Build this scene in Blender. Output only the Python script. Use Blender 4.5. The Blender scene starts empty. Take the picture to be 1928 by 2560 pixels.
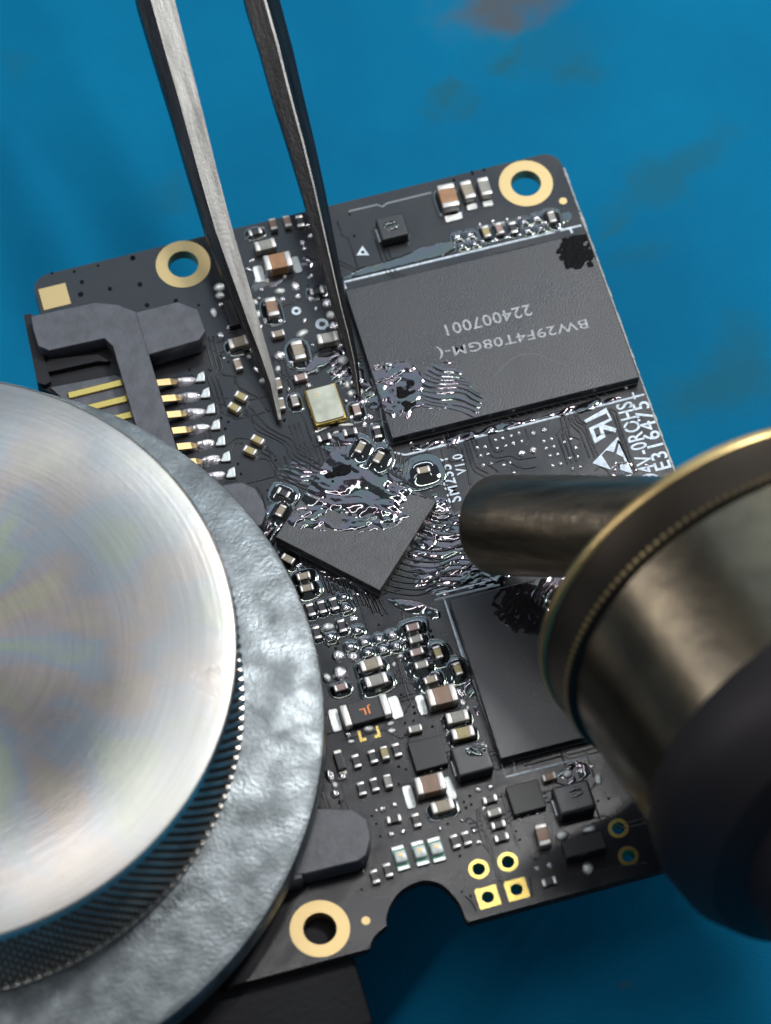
import bpy, bmesh, math, random
import numpy as np
from mathutils import Vector, Matrix, noise

random.seed(7)
R = math.radians
SC = bpy.context.scene
COL = SC.collection

# ------------------------------------------------------------------ camera
# one unit = one centimetre; the mat lies at z = 0, the board's top face at z = BZ
BZ = 1.4
ELEV = R(63.0)
FPX = 8500.0
DIST = FPX / 350.0
FW = Vector((0, math.cos(ELEV), -math.sin(ELEV)))
UP = Vector((0, math.sin(ELEV), math.cos(ELEV)))
RT = Vector((1, 0, 0))
CAM = Vector((0, 0, BZ)) - DIST * FW
cam_d = bpy.data.cameras.new('camera')
cam = bpy.data.objects.new('camera', cam_d)
COL.objects.link(cam)
cam.matrix_world = Matrix((( 1, 0, 0, CAM.x), (0, UP.y, -FW.y, CAM.y), (0, UP.z, -FW.z, CAM.z), (0, 0, 0, 1)))
cam_d.sensor_fit = 'VERTICAL'
cam_d.sensor_height = 36.0
cam_d.lens = FPX / 2560.0 * 36.0
cam_d.clip_start = 0.1
cam_d.clip_end = 500
cam_d.dof.use_dof = True
cam_d.dof.focus_distance = DIST - 0.15
cam_d.dof.aperture_fstop = 0.38
SC.camera = cam

# ------------------------------------------------------------------ light
world = bpy.data.worlds.new('World')
SC.world = world
world.use_nodes = True
world.node_tree.nodes['Background'].inputs[0].default_value = (0.75, 0.85, 1.0, 1)
world.node_tree.nodes['Background'].inputs[1].default_value = 0.17

def area(name, loc, target, sx, sy, radiance, color):
    d = bpy.data.lights.new(name, 'AREA')
    d.shape = 'RECTANGLE'
    d.size, d.size_y = sx, sy
    d.energy = radiance * sx * sy * math.pi
    d.color = color
    o = bpy.data.objects.new(name, d)
    COL.objects.link(o)
    o.location = loc
    o.rotation_euler = (Vector(target) - Vector(loc)).to_track_quat('-Z', 'Y').to_euler()
    return o
area('softbox', (-2, 18.5, 25), (0, 0.5, BZ), 26, 14, 1.28, (0.68, 0.85, 1.0))
area('bench_lamp', (11, 11, 27), (0, 0, BZ), 5, 5, 72, (1.0, 0.98, 0.96))
area('fill_strip_back', (0, 27, 16), (0, 0, BZ), 30, 1.0, 16, (0.93, 0.97, 1.0))  # added strip light, puts white highlights on the flux ridges
area('fill_strip_over', (-2, 1.5, 33), (0, 0, BZ), 26, 0.8, 34, (1.0, 0.98, 0.97))  # added overhead strip for flux glints and fill on the mat
area('fill_strip_left', (-22, 2, 20), (0, 0, BZ), 1.0, 24, 26, (1.0, 0.95, 0.97))  # added side strip, more glints and a brighter mat
area('fill_strip_right', (20, -9, 19), (0, 0, BZ), 1.0, 20, 17, (0.93, 0.98, 1.0))  # added strip that brightens the knurled side and the gun barrel
SC.view_settings.view_transform = 'Standard'
SC.view_settings.look = 'None'
SC.view_settings.exposure = 0.0
SC.view_settings.gamma = 1.0
SC.cycles.use_denoising = True
SC.cycles.max_bounces = 6
SC.cycles.caustics_reflective = False
SC.cycles.caustics_refractive = False

# ------------------------------------------------------------------ placing
TH = R(15.9)                                    # how the board lies, turned on the bench
CT, ST = math.cos(TH), math.sin(TH)
def P(px, py, z=0.0):
    """world point at height z over the board's top face, read from photo measurements"""
    d = FW + RT * ((px - 964) / FPX) + UP * (-(py - 1280) / FPX)
    t = (BZ + z - CAM.z) / d.z
    return CAM + d * t
def L(px, py, z=0.0):
    """the same point in the board's own frame (x along its long edge, z = 0 on its top)"""
    q = P(px, py, z)
    return Vector((q.x * CT + q.y * ST, -q.x * ST + q.y * CT, z))
def Z(o, s):
    """measurements taken in an enlarged crop with origin o and scale s"""
    return lambda x, y: (o[0] + x * s, o[1] + y * s)

# ------------------------------------------------------------------ materials
def mat(name, color, rough=0.5, metal=0.0, spec=0.5, **kw):
    m = bpy.data.materials.new(name)
    m.use_nodes = True
    nt = m.node_tree
    b = nt.nodes['Principled BSDF']
    b.inputs['Base Color'].default_value = (*color, 1)
    b.inputs['Roughness'].default_value = rough
    b.inputs['Metallic'].default_value = metal
    b.inputs['Specular IOR Level'].default_value = spec
    for k, v in kw.items():
        b.inputs[k.replace('_', ' ')].default_value = v
    return m
def nd(m, t, **kw):
    n = m.node_tree.nodes.new(t)
    for k, v in kw.items():
        if k in n.bl_rna.properties: setattr(n, k, v)
        else: n.inputs[k.replace('_', ' ')].default_value = v
    return n
def lk(m, a, b): m.node_tree.links.new(a, b)
def bsdf(m): return m.node_tree.nodes['Principled BSDF']
def coords(m, scale=1.0, kind='Object'):
    tc = nd(m, 'ShaderNodeTexCoord')
    mp = nd(m, 'ShaderNodeMapping')
    mp.inputs['Scale'].default_value = (scale,) * 3 if not isinstance(scale, tuple) else scale
    lk(m, tc.outputs[kind], mp.inputs[0])
    return mp.outputs[0]
def grain(m, scale, strength, dist=0.01, detail=4, kind='Object', tex='ShaderNodeTexNoise'):
    n = nd(m, tex, Scale=scale)
    if tex == 'ShaderNodeTexNoise': n.inputs['Detail'].default_value = detail
    lk(m, coords(m, 1.0, kind), n.inputs['Vector'])
    bp = nd(m, 'ShaderNodeBump', Strength=strength, Distance=dist)
    lk(m, n.outputs[0], bp.inputs['Height'])
    b = bsdf(m)
    old = b.inputs['Normal'].links
    if old: lk(m, old[0].from_socket, bp.inputs['Normal'])
    lk(m, bp.outputs[0], b.inputs['Normal'])
    return n
def vary(m, scale, c0, c1, lo=0.35, hi=0.65, detail=4, kind='Object', sock='Base Color'):
    n = nd(m, 'ShaderNodeTexNoise', Scale=scale, Detail=detail)
    lk(m, coords(m, 1.0, kind), n.inputs['Vector'])
    r = nd(m, 'ShaderNodeValToRGB')
    e = r.color_ramp.elements
    e[0].position, e[1].position = lo, hi
    if isinstance(c0, tuple):
        e[0].color, e[1].color = (*c0, 1), (*c1, 1)
    else:
        e[0].color, e[1].color = (c0, c0, c0, 1), (c1, c1, c1, 1)
    lk(m, n.outputs[0], r.inputs[0])
    lk(m, r.outputs[0], bsdf(m).inputs[sock])
    return r

def streaks(m, axis, scale, keep, c0, c1, bump):
    """noise drawn out along one axis, for rolled or brushed metal"""
    tc = nd(m, 'ShaderNodeTexCoord')
    dt = nd(m, 'ShaderNodeVectorMath', operation='DOT_PRODUCT'); dt.inputs[1].default_value = axis
    lk(m, tc.outputs['Object'], dt.inputs[0])
    sc = nd(m, 'ShaderNodeVectorMath', operation='SCALE'); sc.inputs[0].default_value = axis
    ml = nd(m, 'ShaderNodeMath', operation='MULTIPLY'); ml.inputs[1].default_value = 1 - keep
    lk(m, dt.outputs['Value'], ml.inputs[0]); lk(m, ml.outputs[0], sc.inputs['Scale'])
    sb = nd(m, 'ShaderNodeVectorMath', operation='SUBTRACT')
    lk(m, tc.outputs['Object'], sb.inputs[0]); lk(m, sc.outputs[0], sb.inputs[1])
    n = nd(m, 'ShaderNodeTexNoise', Scale=scale, Detail=6, Roughness=0.65)
    lk(m, sb.outputs[0], n.inputs['Vector'])
    r = nd(m, 'ShaderNodeValToRGB'); e = r.color_ramp.elements
    e[0].position, e[1].position = 0.34, 0.68
    e[0].color, e[1].color = (*c0, 1), (*c1, 1)
    lk(m, n.outputs[0], r.inputs[0]); lk(m, r.outputs[0], bsdf(m).inputs['Base Color'])
    bp = nd(m, 'ShaderNodeBump', Strength=bump, Distance=0.02)
    lk(m, n.outputs[0], bp.inputs['Height']); lk(m, bp.outputs[0], bsdf(m).inputs['Normal'])

M = {}
M['mask'] = mat('black solder mask', (0.0045, 0.0048, 0.0072), 0.3, spec=0.62)
vary(M['mask'], 2.2, 0.20, 0.32, detail=5, sock='Roughness')
grain(M['mask'], 55, 0.10, 0.004)
grain(M['mask'], 5, 0.12, 0.02, 2)
M['laminate'] = mat('board edge', (0.016, 0.013, 0.011), 0.75, spec=0.2)
vary(M['laminate'], 30, (0.012, 0.010, 0.009), (0.05, 0.042, 0.034), 0.45, 0.75)
M['frayed'] = mat('raw cut glass fibre', (0.42, 0.43, 0.40), 0.8)
grain(M['frayed'], 60, 0.6, 0.02)
M['gold'] = mat('gold plated copper', (0.52, 0.39, 0.19), 0.40, 0.85)
grain(M['gold'], 120, 0.06, 0.003)
M['gold_bright'] = mat('bright gold contact', (0.62, 0.46, 0.14), 0.26, 1.0)
M['silk'] = mat('white silkscreen', (0.62, 0.72, 0.80), 0.6)
vary(M['silk'], 25, (0.42, 0.50, 0.58), (0.70, 0.80, 0.88), 0.3, 0.6)
M['silk_dim'] = mat('thin worn silkscreen', (0.26, 0.30, 0.33), 0.6)
M['mark'] = mat('laser marking', (0.46, 0.48, 0.50), 0.8)
vary(M['mark'], 60, (0.20, 0.215, 0.23), (0.44, 0.46, 0.48), 0.35, 0.6)
M['chip'] = mat('chip moulding', (0.0095, 0.011, 0.0155), 0.4, spec=0.68)
vary(M['chip'], 1.6, 0.28, 0.42, detail=6, sock='Roughness')
grain(M['chip'], 90, 0.42, 0.005)
M['chip_rough'] = mat('coarse chip moulding', (0.035, 0.038, 0.042), 0.5, spec=0.8)
grain(M['chip_rough'], 75, 0.5, 0.006)
vary(M['chip_rough'], 14, (0.013, 0.015, 0.019), (0.030, 0.033, 0.038))
M['chip_small'] = mat('small chip moulding', (0.010, 0.0105, 0.0115), 0.38, spec=0.45)
grain(M['chip_small'], 110, 0.15, 0.004)
M['ferrite'] = mat('ferrite inductor body', (0.020, 0.021, 0.024), 0.3, spec=0.6)
grain(M['ferrite'], 90, 0.3, 0.005)
M['substrate_edge'] = mat('chip carrier edge', (0.22, 0.22, 0.21), 0.45)
M['plastic'] = mat('connector plastic', (0.045, 0.048, 0.062), 0.48, spec=0.8)
grain(M['plastic'], 22, 0.35, 0.008, 5)
vary(M['plastic'], 9, (0.026, 0.029, 0.040), (0.050, 0.054, 0.070))
M['plastic_dark'] = mat('black connector plastic', (0.006, 0.006, 0.008), 0.45, spec=0.3)
M['tin'] = mat('tinned end cap', (0.58, 0.555, 0.525), 0.36, 0.85)
vary(M['tin'], 40, 0.32, 0.52, sock='Roughness')
grain(M['tin'], 90, 0.25, 0.004)
M['solder'] = mat('bright solder', (0.80, 0.77, 0.80), 0.14, 1.0)
grain(M['solder'], 35, 0.35, 0.01)
M['solder_dull'] = mat('dull solder', (0.56, 0.58, 0.57), 0.32, 0.9)
grain(M['solder_dull'], 50, 0.35, 0.008)
def ceramic(name, c):
    m = mat(name, c, 0.42, spec=0.45)
    vary(m, 14, tuple(x * 0.8 for x in c), tuple(min(1, x * 1.15) for x in c))
    return m
M['tan'] = ceramic('tan ceramic', (0.30, 0.255, 0.19))
M['orange'] = ceramic('orange brown ceramic', (0.36, 0.185, 0.085))
M['brown'] = ceramic('brown ceramic', (0.27, 0.165, 0.11))
M['grey'] = ceramic('grey ceramic', (0.27, 0.27, 0.245))
M['pink'] = ceramic('pinkish ceramic', (0.30, 0.21, 0.19))
M['olive'] = ceramic('yellow olive ceramic', (0.36, 0.30, 0.13))
M['dark'] = mat('resistor glaze', (0.022, 0.022, 0.026), 0.3)
M['orange_print'] = mat('orange print', (0.95, 0.30, 0.07), 0.6)
M['via'] = mat('via hole', (0.002, 0.002, 0.003), 0.6, spec=0.1)
M['led'] = mat('milky led resin', (0.70, 0.76, 0.74), 0.25)
vary(M['led'], 18, (0.45, 0.52, 0.50), (0.80, 0.85, 0.83))
M['led_green'] = mat('green led substrate', (0.12, 0.34, 0.24), 0.5)
M['lid'] = mat('oscillator lid', (0.80, 0.77, 0.62), 0.30, 0.9)
vary(M['lid'], 9, (0.34, 0.33, 0.26), (0.48, 0.47, 0.38))
grain(M['lid'], 30, 0.12, 0.006)

def flux_mat(name, rough, film):
    m = mat(name, (0.008, 0.0075, 0.009), rough, spec=0.9)
    b = bsdf(m)
    b.inputs['Thin Film IOR'].default_value = 1.655
    b.inputs['Coat Weight'].default_value = 1.0
    b.inputs['Coat IOR'].default_value = 1.75
    b.inputs['Coat Roughness'].default_value = rough * 0.7
    n = nd(m, 'ShaderNodeTexNoise', Scale=7, Detail=3)
    lk(m, coords(m), n.inputs['Vector'])
    mr = nd(m, 'ShaderNodeMapRange')
    mr.inputs['To Min'].default_value, mr.inputs['To Max'].default_value = film
    lk(m, n.outputs[0], mr.inputs['Value'])
    lk(m, mr.outputs[0], b.inputs['Thin Film Thickness'])
    return m
M['flux'] = flux_mat('wet flux residue', 0.10, (250, 620))
M['flux_pool'] = flux_mat('dark flux pool', 0.07, (200, 420))
M['flux_clear'] = flux_mat('thin flux film', 0.16, (200, 600))
M['burnt'] = mat('burnt flux crust', (0.003, 0.003, 0.004), 0.5, spec=0.1)
grain(M['burnt'], 45, 0.8, 0.02)

# ------------------------------------------------------------------ mesh helpers
def link(name, me, m, parent=None, loc=None, rz=0.0):
    o = bpy.data.objects.new(name, me)
    if m is not None and not me.materials: me.materials.append(m)
    COL.objects.link(o)
    if parent: o.parent = parent
    if loc is not None: o.location = loc
    if rz: o.rotation_euler = (0, 0, rz)
    return o
def mesh(name, v, f, smooth=False):
    me = bpy.data.meshes.new(name)
    me.from_pydata([tuple(x) for x in v], [], f)
    if smooth: me.polygons.foreach_set('use_smooth', [True] * len(me.polygons))
    me.update()
    return me
def from_bm(name, bm, smooth=False):
    me = bpy.data.meshes.new(name)
    bm.to_mesh(me); bm.free()
    if smooth: me.polygons.foreach_set('use_smooth', [True] * len(me.polygons))
    return me
def box_bm(bm, cx, cy, z0, sx, sy, h, bev=0.0, seg=1):
    r = bmesh.ops.create_cube(bm, size=1.0)
    bmesh.ops.scale(bm, vec=(sx, sy, h), verts=r['verts'])
    bmesh.ops.translate(bm, vec=(cx, cy, z0 + h / 2), verts=r['verts'])
    if bev:
        es = {e for v in r['verts'] for e in v.link_edges}
        bmesh.ops.bevel(bm, geom=list(es), offset=bev, segments=seg, affect='EDGES', profile=0.5)
def box_me(name, sx, sy, h, bev=0.0, seg=1, cx=0, cy=0, z0=0):
    bm = bmesh.new(); box_bm(bm, cx, cy, z0, sx, sy, h, bev, seg)
    return from_bm(name, bm)
def flat(name, polys, z0, z1, bevel=0.0):
    """a plate of any outline, later polygons cut holes in it"""
    cu = bpy.data.curves.new(name, 'CURVE')
    cu.dimensions = '2D'; cu.fill_mode = 'BOTH'
    for p in polys:
        s = cu.splines.new('POLY')
        s.points.add(len(p) - 1)
        for k, q in enumerate(p): s.points[k].co = (q[0], q[1], 0, 1)
        s.use_cyclic_u = True
    cu.extrude = max((z1 - z0) / 2 - bevel, 0.0)
    cu.bevel_depth = bevel
    cu.bevel_resolution = 1
    if bevel: cu.offset = -bevel
    o = bpy.data.objects.new(name, cu)
    COL.objects.link(o)
    me = bpy.data.meshes.new_from_object(o.evaluated_get(bpy.context.evaluated_depsgraph_get()))
    bpy.data.objects.remove(o); bpy.data.curves.remove(cu)
    me.transform(Matrix.Translation((0, 0, (z0 + z1) / 2)))
    me.materials.clear()
    me.name = name
    return me
def circle(cx, cy, r, n=32, a0=0.0):
    return [(cx + r * math.cos(a0 + 2 * math.pi * k / n), cy + r * math.sin(a0 + 2 * math.pi * k / n)) for k in range(n)]
def rounded(pts, r, n=4):
    out = []
    k = len(pts)
    for i in range(k):
        p0, p, p1 = Vector(pts[i - 1]), Vector(pts[i]), Vector(pts[(i + 1) % k])
        a, b = p + (p0 - p).normalized() * r, p + (p1 - p).normalized() * r
        for j in range(n + 1):
            t = j / n
            out.append(tuple((1 - t) ** 2 * a + 2 * t * (1 - t) * p + t * t * b))
    return out
def dome_me(name, n=14, rings=4, flat_top=0.0):
    v, f = [], []
    for j in range(rings):
        a = (math.pi / 2) * j / rings
        for k in range(n):
            t = 2 * math.pi * k / n
            v.append((math.cos(a) * math.cos(t), math.cos(a) * math.sin(t), math.sin(a)))
    v.append((0, 0, 1))
    for j in range(rings - 1):
        for k in range(n):
            f.append((j * n + k, j * n + (k + 1) % n, (j + 1) * n + (k + 1) % n, (j + 1) * n + k))
    for k in range(n): f.append(((rings - 1) * n + k, (rings - 1) * n + (k + 1) % n, len(v) - 1))
    return mesh(name, v, f, True)
def rib(v, f, pts, w, h, z=0.0):
    """a raised rounded line (trace) along pts, appended to v and f"""
    n = len(pts); base = len(v)
    for i, p in enumerate(pts):
        a, b = Vector(pts[max(i - 1, 0)]), Vector(pts[min(i + 1, n - 1)])
        d = (b - a).normalized(); s = Vector((-d.y, d.x))
        for u, hh in ((-1, 0), (-0.6, 0.8), (0, 1), (0.6, 0.8), (1, 0)):
            q = Vector(p) + s * (u * w / 2)
            v.append((q.x, q.y, z + hh * h))
    for i in range(n - 1):
        for k in range(4):
            a = base + i * 5 + k
            f.append((a, a + 1, a + 6, a + 5))
def smooth_path(pts, n=5):
    pts = [Vector(p) for p in pts]
    out = []
    for i in range(len(pts) - 1):
        p0, p1, p2, p3 = pts[max(i - 1, 0)], pts[i], pts[i + 1], pts[min(i + 2, len(pts) - 1)]
        for k in range(n):
            t = k / n
            out.append(0.5 * ((2 * p1) + (p2 - p0) * t + (2 * p0 - 5 * p1 + 4 * p2 - p3) * t * t + (3 * p1 - p0 - 3 * p2 + p3) * t ** 3))
    out.append(pts[-1])
    return out
def lathe_me(name, prof, n=64, smooth=True):
    v, f = [], []
    for (t, r) in prof:
        for k in range(n):
            a = 2 * math.pi * k / n
            v.append((r * math.cos(a), r * math.sin(a), t))
    for j in range(len(prof) - 1):
        for k in range(n):
            f.append((j * n + k, j * n + (k + 1) % n, (j + 1) * n + (k + 1) % n, (j + 1) * n + k))
    return mesh(name, v, f, smooth)
def sharp(me, ang=35):
    me.polygons.foreach_set('use_smooth', [True] * len(me.polygons))
    me.set_sharp_from_angle(angle=R(ang))
    return me
def empty(name, loc, rz=0.0):
    o = bpy.data.objects.new(name, None)
    COL.objects.link(o)
    o.empty_display_size = 0.5
    o.location = loc
    o.rotation_euler = (0, 0, rz)
    return o
def tag(o, label, cat, group=None):
    o['label'] = label; o['category'] = cat
    if group: o['group'] = group
def text_me(name, s, w, h, z):
    """flat lettering fitted to a box w by h, centred on the origin"""
    cu = bpy.data.curves.new(name, 'FONT')
    cu.body = s; cu.size = 1.0; cu.extrude = 0.001; cu.resolution_u = 3; cu.space_character = 1.08; cu.offset = 0.012
    o = bpy.data.objects.new(name, cu)
    COL.objects.link(o)
    me = bpy.data.meshes.new_from_object(o.evaluated_get(bpy.context.evaluated_depsgraph_get()))
    bpy.data.objects.remove(o); bpy.data.curves.remove(cu)
    me.materials.clear()
    co = np.array([v.co[:] for v in me.vertices])
    lo, hi = co.min(0), co.max(0)
    me.transform(Matrix.Translation(-Vector((lo + hi) / 2)))
    me.transform(Matrix.Diagonal((w / (hi[0] - lo[0]), h / (hi[1] - lo[1]), 1, 1)))
    me.transform(Matrix.Translation((0, 0, z)))
    return me

# ------------------------------------------------------------------ the mat
def build_mat():
    m = mat('blue silicone mat', (0.0, 0.16, 0.38), 0.65, spec=0.06)
    b = bsdf(m)
    tc = nd(m, 'ShaderNodeTexCoord')
    n1 = nd(m, 'ShaderNodeTexNoise', Scale=0.55, Detail=6)
    lk(m, tc.outputs['Object'], n1.inputs['Vector'])
    base = nd(m, 'ShaderNodeValToRGB')
    e = base.color_ramp.elements
    e[0].position, e[1].position = 0.3, 0.7
    e[0].color, e[1].color = (0.000, 0.118, 0.240, 1), (0.000, 0.158, 0.305, 1)
    lk(m, n1.outputs[0], base.inputs[0])
    cur = base.outputs[0]
    nz = nd(m, 'ShaderNodeTexNoise', Scale=2.6, Detail=5, Roughness=0.65)
    lk(m, tc.outputs['Object'], nz.inputs['Vector'])
    sub = nd(m, 'ShaderNodeVectorMath', operation='SUBTRACT'); sub.inputs[1].default_value = (0.5, 0.5, 0.5)
    lk(m, nz.outputs['Color'], sub.inputs[0])
    warp = nd(m, 'ShaderNodeVectorMath', operation='SCALE'); warp.inputs['Scale'].default_value = 0.75
    lk(m, sub.outputs[0], warp.inputs[0])
    add = nd(m, 'ShaderNodeVectorMath', operation='ADD')
    lk(m, tc.outputs['Object'], add.inputs[0]); lk(m, warp.outputs[0], add.inputs[1])
    green, brown = (0.012, 0.105, 0.155), (0.085, 0.085, 0.085)
    stains = [  # photo x, y, length, width, turn, strength, colour
        (1255, 10, 0.55, 0.30, 20, 0.85, brown), (1270, 164, 0.20, 0.12, 30, 0.75, green), (1440, 182, 0.24, 0.16, 20, 0.7, green),
        (1132, 226, 0.16, 0.15, 0, 0.7, green), (1091, 290, 0.14, 0.12, 0, 0.4, green), (1167, 282, 0.14, 0.12, 0, 0.45, green),
        (1340, 120, 0.6, 0.3, 10, 0.3, green), (1672, 440, 0.75, 0.22, 42, 0.6, green), (1531, 570, 0.16, 0.1, 30, 0.5, green),
        (1860, 880, 0.35, 0.3, 70, 0.45, green), (1790, 975, 0.55, 0.28, 25, 0.65, green), (1600, 640, 0.35, 0.1, 20, 0.3, green),
        (430, 490, 0.25, 0.2, 0, 0.35, green), (40, 150, 0.2, 0.15, 0, 0.25, green), (1570, 2440, 0.12, 0.05, 0, 0.3, brown)]
    for (px, py, a, c, turn, st, colr) in stains:
        q = P(px, py, -BZ)
        mp = nd(m, 'ShaderNodeMapping', vector_type='TEXTURE')
        mp.inputs['Location'].default_value = (q.x, q.y, 0)
        mp.inputs['Rotation'].default_value = (0, 0, R(turn))
        mp.inputs['Scale'].default_value = (a, c, 1)
        lk(m, add.outputs[0], mp.inputs[0])
        ln = nd(m, 'ShaderNodeVectorMath', operation='LENGTH')
        lk(m, mp.outputs[0], ln.inputs[0])
        mr = nd(m, 'ShaderNodeMapRange', interpolation_type='SMOOTHSTEP')
        mr.inputs['From Min'].default_value, mr.inputs['From Max'].default_value = 0.15, 1.35
        mr.inputs['To Min'].default_value, mr.inputs['To Max'].default_value = st, 0.0
        lk(m, ln.outputs['Value'], mr.inputs['Value'])
        mx = nd(m, 'ShaderNodeMix', data_type='RGBA')
        mx.inputs['B'].default_value = (*colr, 1)
        lk(m, mr.outputs[0], mx.inputs['Factor'])
        lk(m, cur, mx.inputs['A'])
        cur = mx.outputs['Result']
    lk(m, cur, b.inputs['Base Color'])
    grain(m, 9, 0.2, 0.02)
    grain(m, 45, 0.45, 0.015, 6)
    o = link('work_mat', mesh('work_mat', [(-30, -30, 0), (30, -30, 0), (30, 34, 0), (-30, 34, 0)], [(0, 1, 2, 3)]), m)
    o['kind'] = 'structure'
build_mat()

# ------------------------------------------------------------------ the board
BOARD = empty('circuit_board', (0, 0, BZ), TH)
tag(BOARD, 'black circuit board crowded with chips and tiny parts, streaked with shiny flux', 'circuit board')
def part(name, me, m, loc=(0, 0, 0), rz=0.0, parent=None, label=None):
    o = link(name, me, m, parent or BOARD, loc, rz)
    if label: o['label'] = label
    return o

x_l, y_t = L(84, 720).x, (L(84, 690).y + L(1375, 385).y) / 2
x_r = (L(1545, 775).x + L(1660, 1130).x) / 2
y_b = (L(1400, 2250).y + L(900, 2370).y) / 2
print('board', x_l, x_r, y_b, y_t)
Z3 = Z((680, 1950), 0.36)
notch = [(670, 1155), (700, 1100), (745, 1050), (795, 1012), (795, 940), (830, 850), (900, 765), (1000, 710), (1080, 697),
         (1180, 725), (1260, 800), (1310, 870), (1345, 960), (1371, 990)]
notch = [tuple(L(*Z3(*p)).xy) for p in notch]
notch[0] = (notch[0][0], y_b); notch[-1] = (notch[-1][0], y_b)
notch = [tuple(p) for p in smooth_path(notch[:4], 3)[:-1]] + [tuple(p) for p in smooth_path(notch[3:], 4)]
tl, tr = Vector((x_l, y_t)), Vector((x_r, y_t))
arc = lambda c, r, a0, a1: [(c[0] + r * math.cos(R(a0 + (a1 - a0) * k / 6)), c[1] + r * math.sin(R(a0 + (a1 - a0) * k / 6))) for k in range(7)]
outline = [(x_l, y_b)] + notch + arc((x_r - .1, y_b + .1), .1, -90, 0) + arc((x_r - .13, y_t - .13), .13, 0, 90) + arc((x_l + .13, y_t - .13), .13, 90, 180)
rings = [(1315, 459), (458, 661), (800, 2322)]
thru = [(1197, 2173), (1270, 2155), (1546, 2071), (1571, 2140)]
sqr = [(1220, 2243), (1292, 2224)]
holes = [circle(*L(*p).xy, 0.116, 40)[::-1] for p in rings] + [circle(*L(*p).xy, 0.046, 20)[::-1] for p in thru + sqr]
sub = flat('substrate', [outline] + holes, -0.10, 0.0)
so = part('substrate', sub, M['mask'])
sub.materials.append(M['laminate'])
for p in sub.polygons:
    if abs(p.normal.z) < 0.5 or p.normal.z < -0.5: p.material_index = 1
def tube_ring(name, c, ri, ro, m):
    o = part(name, flat(name, [circle(0, 0, ro, 40), circle(0, 0, ri, 40)[::-1]], 0.0005, 0.0045), m, (c[0], c[1], 0))
    w = lathe_me('plating', [(-0.1, ri), (0.0045, ri)], 40)
    w.flip_normals()
    part('plating', w, m, parent=o)
    return o
for p in rings: tube_ring('mounting_ring', L(*p).xy, 0.114, 0.203, M['gold'])
for p in thru: tube_ring('through_hole_ring', L(*p).xy, 0.044, 0.071, M['gold_bright'])
for p in sqr:
    c = L(*p).xy
    s = 0.074
    o = part('square_pad', flat('square_pad', [[(-s, -s), (s, -s), (s, s), (-s, s)], circle(0, 0, 0.042, 20)[::-1]], 0.0005, 0.0045), M['gold_bright'], (c[0], c[1], 0))
    w = lathe_me('plating', [(-0.1, 0.042), (0.0045, 0.042)], 24); w.flip_normals()
    part('plating', w, M['gold_bright'], parent=o)
# fraying fibre along the sawn right edge
fv, ff = [], []
yy = y_t - 0.16
while yy > y_b + 2.6:
    rib(fv, ff, [(x_r + 0.004, yy), (x_r + 0.006, yy - 0.05)], 0.012 + 0.012 * random.random(), 0.006, -0.012 * random.random())
    yy -= 0.045
part('frayed_edge', mesh('frayed_edge', fv, ff), M['frayed'])
fid = flat('fiducial', [circle(0, 0, 0.030, 20)], 0.0005, 0.004)
for p in ((1408, 503), (915, 2302)): part('fiducial', fid, M['gold'], (*L(*p).xy, 0))
g = [L(95, 722), L(164, 705), L(180, 762), L(109, 779)]
cgx, cgy = sum(q.x for q in g) / 4, sum(q.y for q in g) / 4
part('gold_pad', box_me('gold_pad', 0.205, 0.185, 0.004), M['gold'], (cgx, cgy, 0.0005))

# ------------------------------------------------------------------ small parts
SIZE = {'2': (0.100, 0.052, 0.050), '3': (0.160, 0.082, 0.078), '5': (0.205, 0.128, 0.105), 'r': (0.100, 0.050, 0.034)}
ORI = {'h': 0.0, 'v': math.pi / 2, 'd': math.pi / 4, 'e': -math.pi / 4}
BODY, TERM = {}, {}
for k, (l, w, h) in SIZE.items():
    t = 0.25 if k != '5' else 0.23
    BODY[k] = (l, w, h, t)
    TERM[k] = box_me('terminal', l * t, w + 0.004, h + 0.003, 0.008 if k != 'r' else 0.005, 2, z0=0.0)
    sharp(TERM[k], 50)
    TERM[k].materials.append(M['tin'])
body_cache = {}
def body_me(k, m):
    if (k, m) not in body_cache:
        l, w, h, t = BODY[k]
        me = box_me('body', l * 0.96, w, h - 0.002, 0.004, 1, z0=0.001)
        me.materials.append(M[m])
        body_cache[(k, m)] = me
    return body_cache[(k, m)]
POOL = []
def chip_part(px, py, k, o, m=None, pool=0.0):
    l, w, h, t = BODY[k]
    q = L(px, py, h)
    rz = ORI[o] + random.uniform(-0.05, 0.05)
    name = 'resistor' if k == 'r' else 'capacitor'
    b = part(name, body_me(k, m or ('dark' if k == 'r' else 'tan')), None, (q.x, q.y, 0), rz)
    for s in (-1, 1):
        part('terminal', TERM[k], None, (s * (l / 2 - l * t / 2), 0, 0), parent=b)
    if pool: POOL.append((q.x, q.y, rz, l, w, h, pool))
    return b
DOME = dome_me('solder_joint'); DOME.materials.append(M['solder'])
DOME2 = dome_me('solder_joint_dull'); DOME2.materials.append(M['solder_dull'])
def ball(px, py, r=0.026, h=None, ry=None, rz=0.0, dull=False):
    h = h or r * 0.9
    q = L(px, py, h * 0.8)
    o = part('solder_joint', DOME2 if dull else DOME, None, (q.x, q.y, 0), rz or random.uniform(-.3, .3))
    o.scale = (r * random.uniform(.92, 1.08), (ry or r) * random.uniform(.92, 1.08), h)
    return o
PADME = box_me('solder_pad', 1, 1, 1, 0.18, 2); sharp(PADME, 60); PADME.materials.append(M['solder_dull'])
def pad(px, py, sx, sy, h=0.012, rz=0.0):
    q = L(px, py, h)
    o = part('solder_pad', PADME, None, (q.x, q.y, 0.0), rz + random.uniform(-.06, .06))
    o.scale = (sx, sy, h)
    return o

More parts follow.
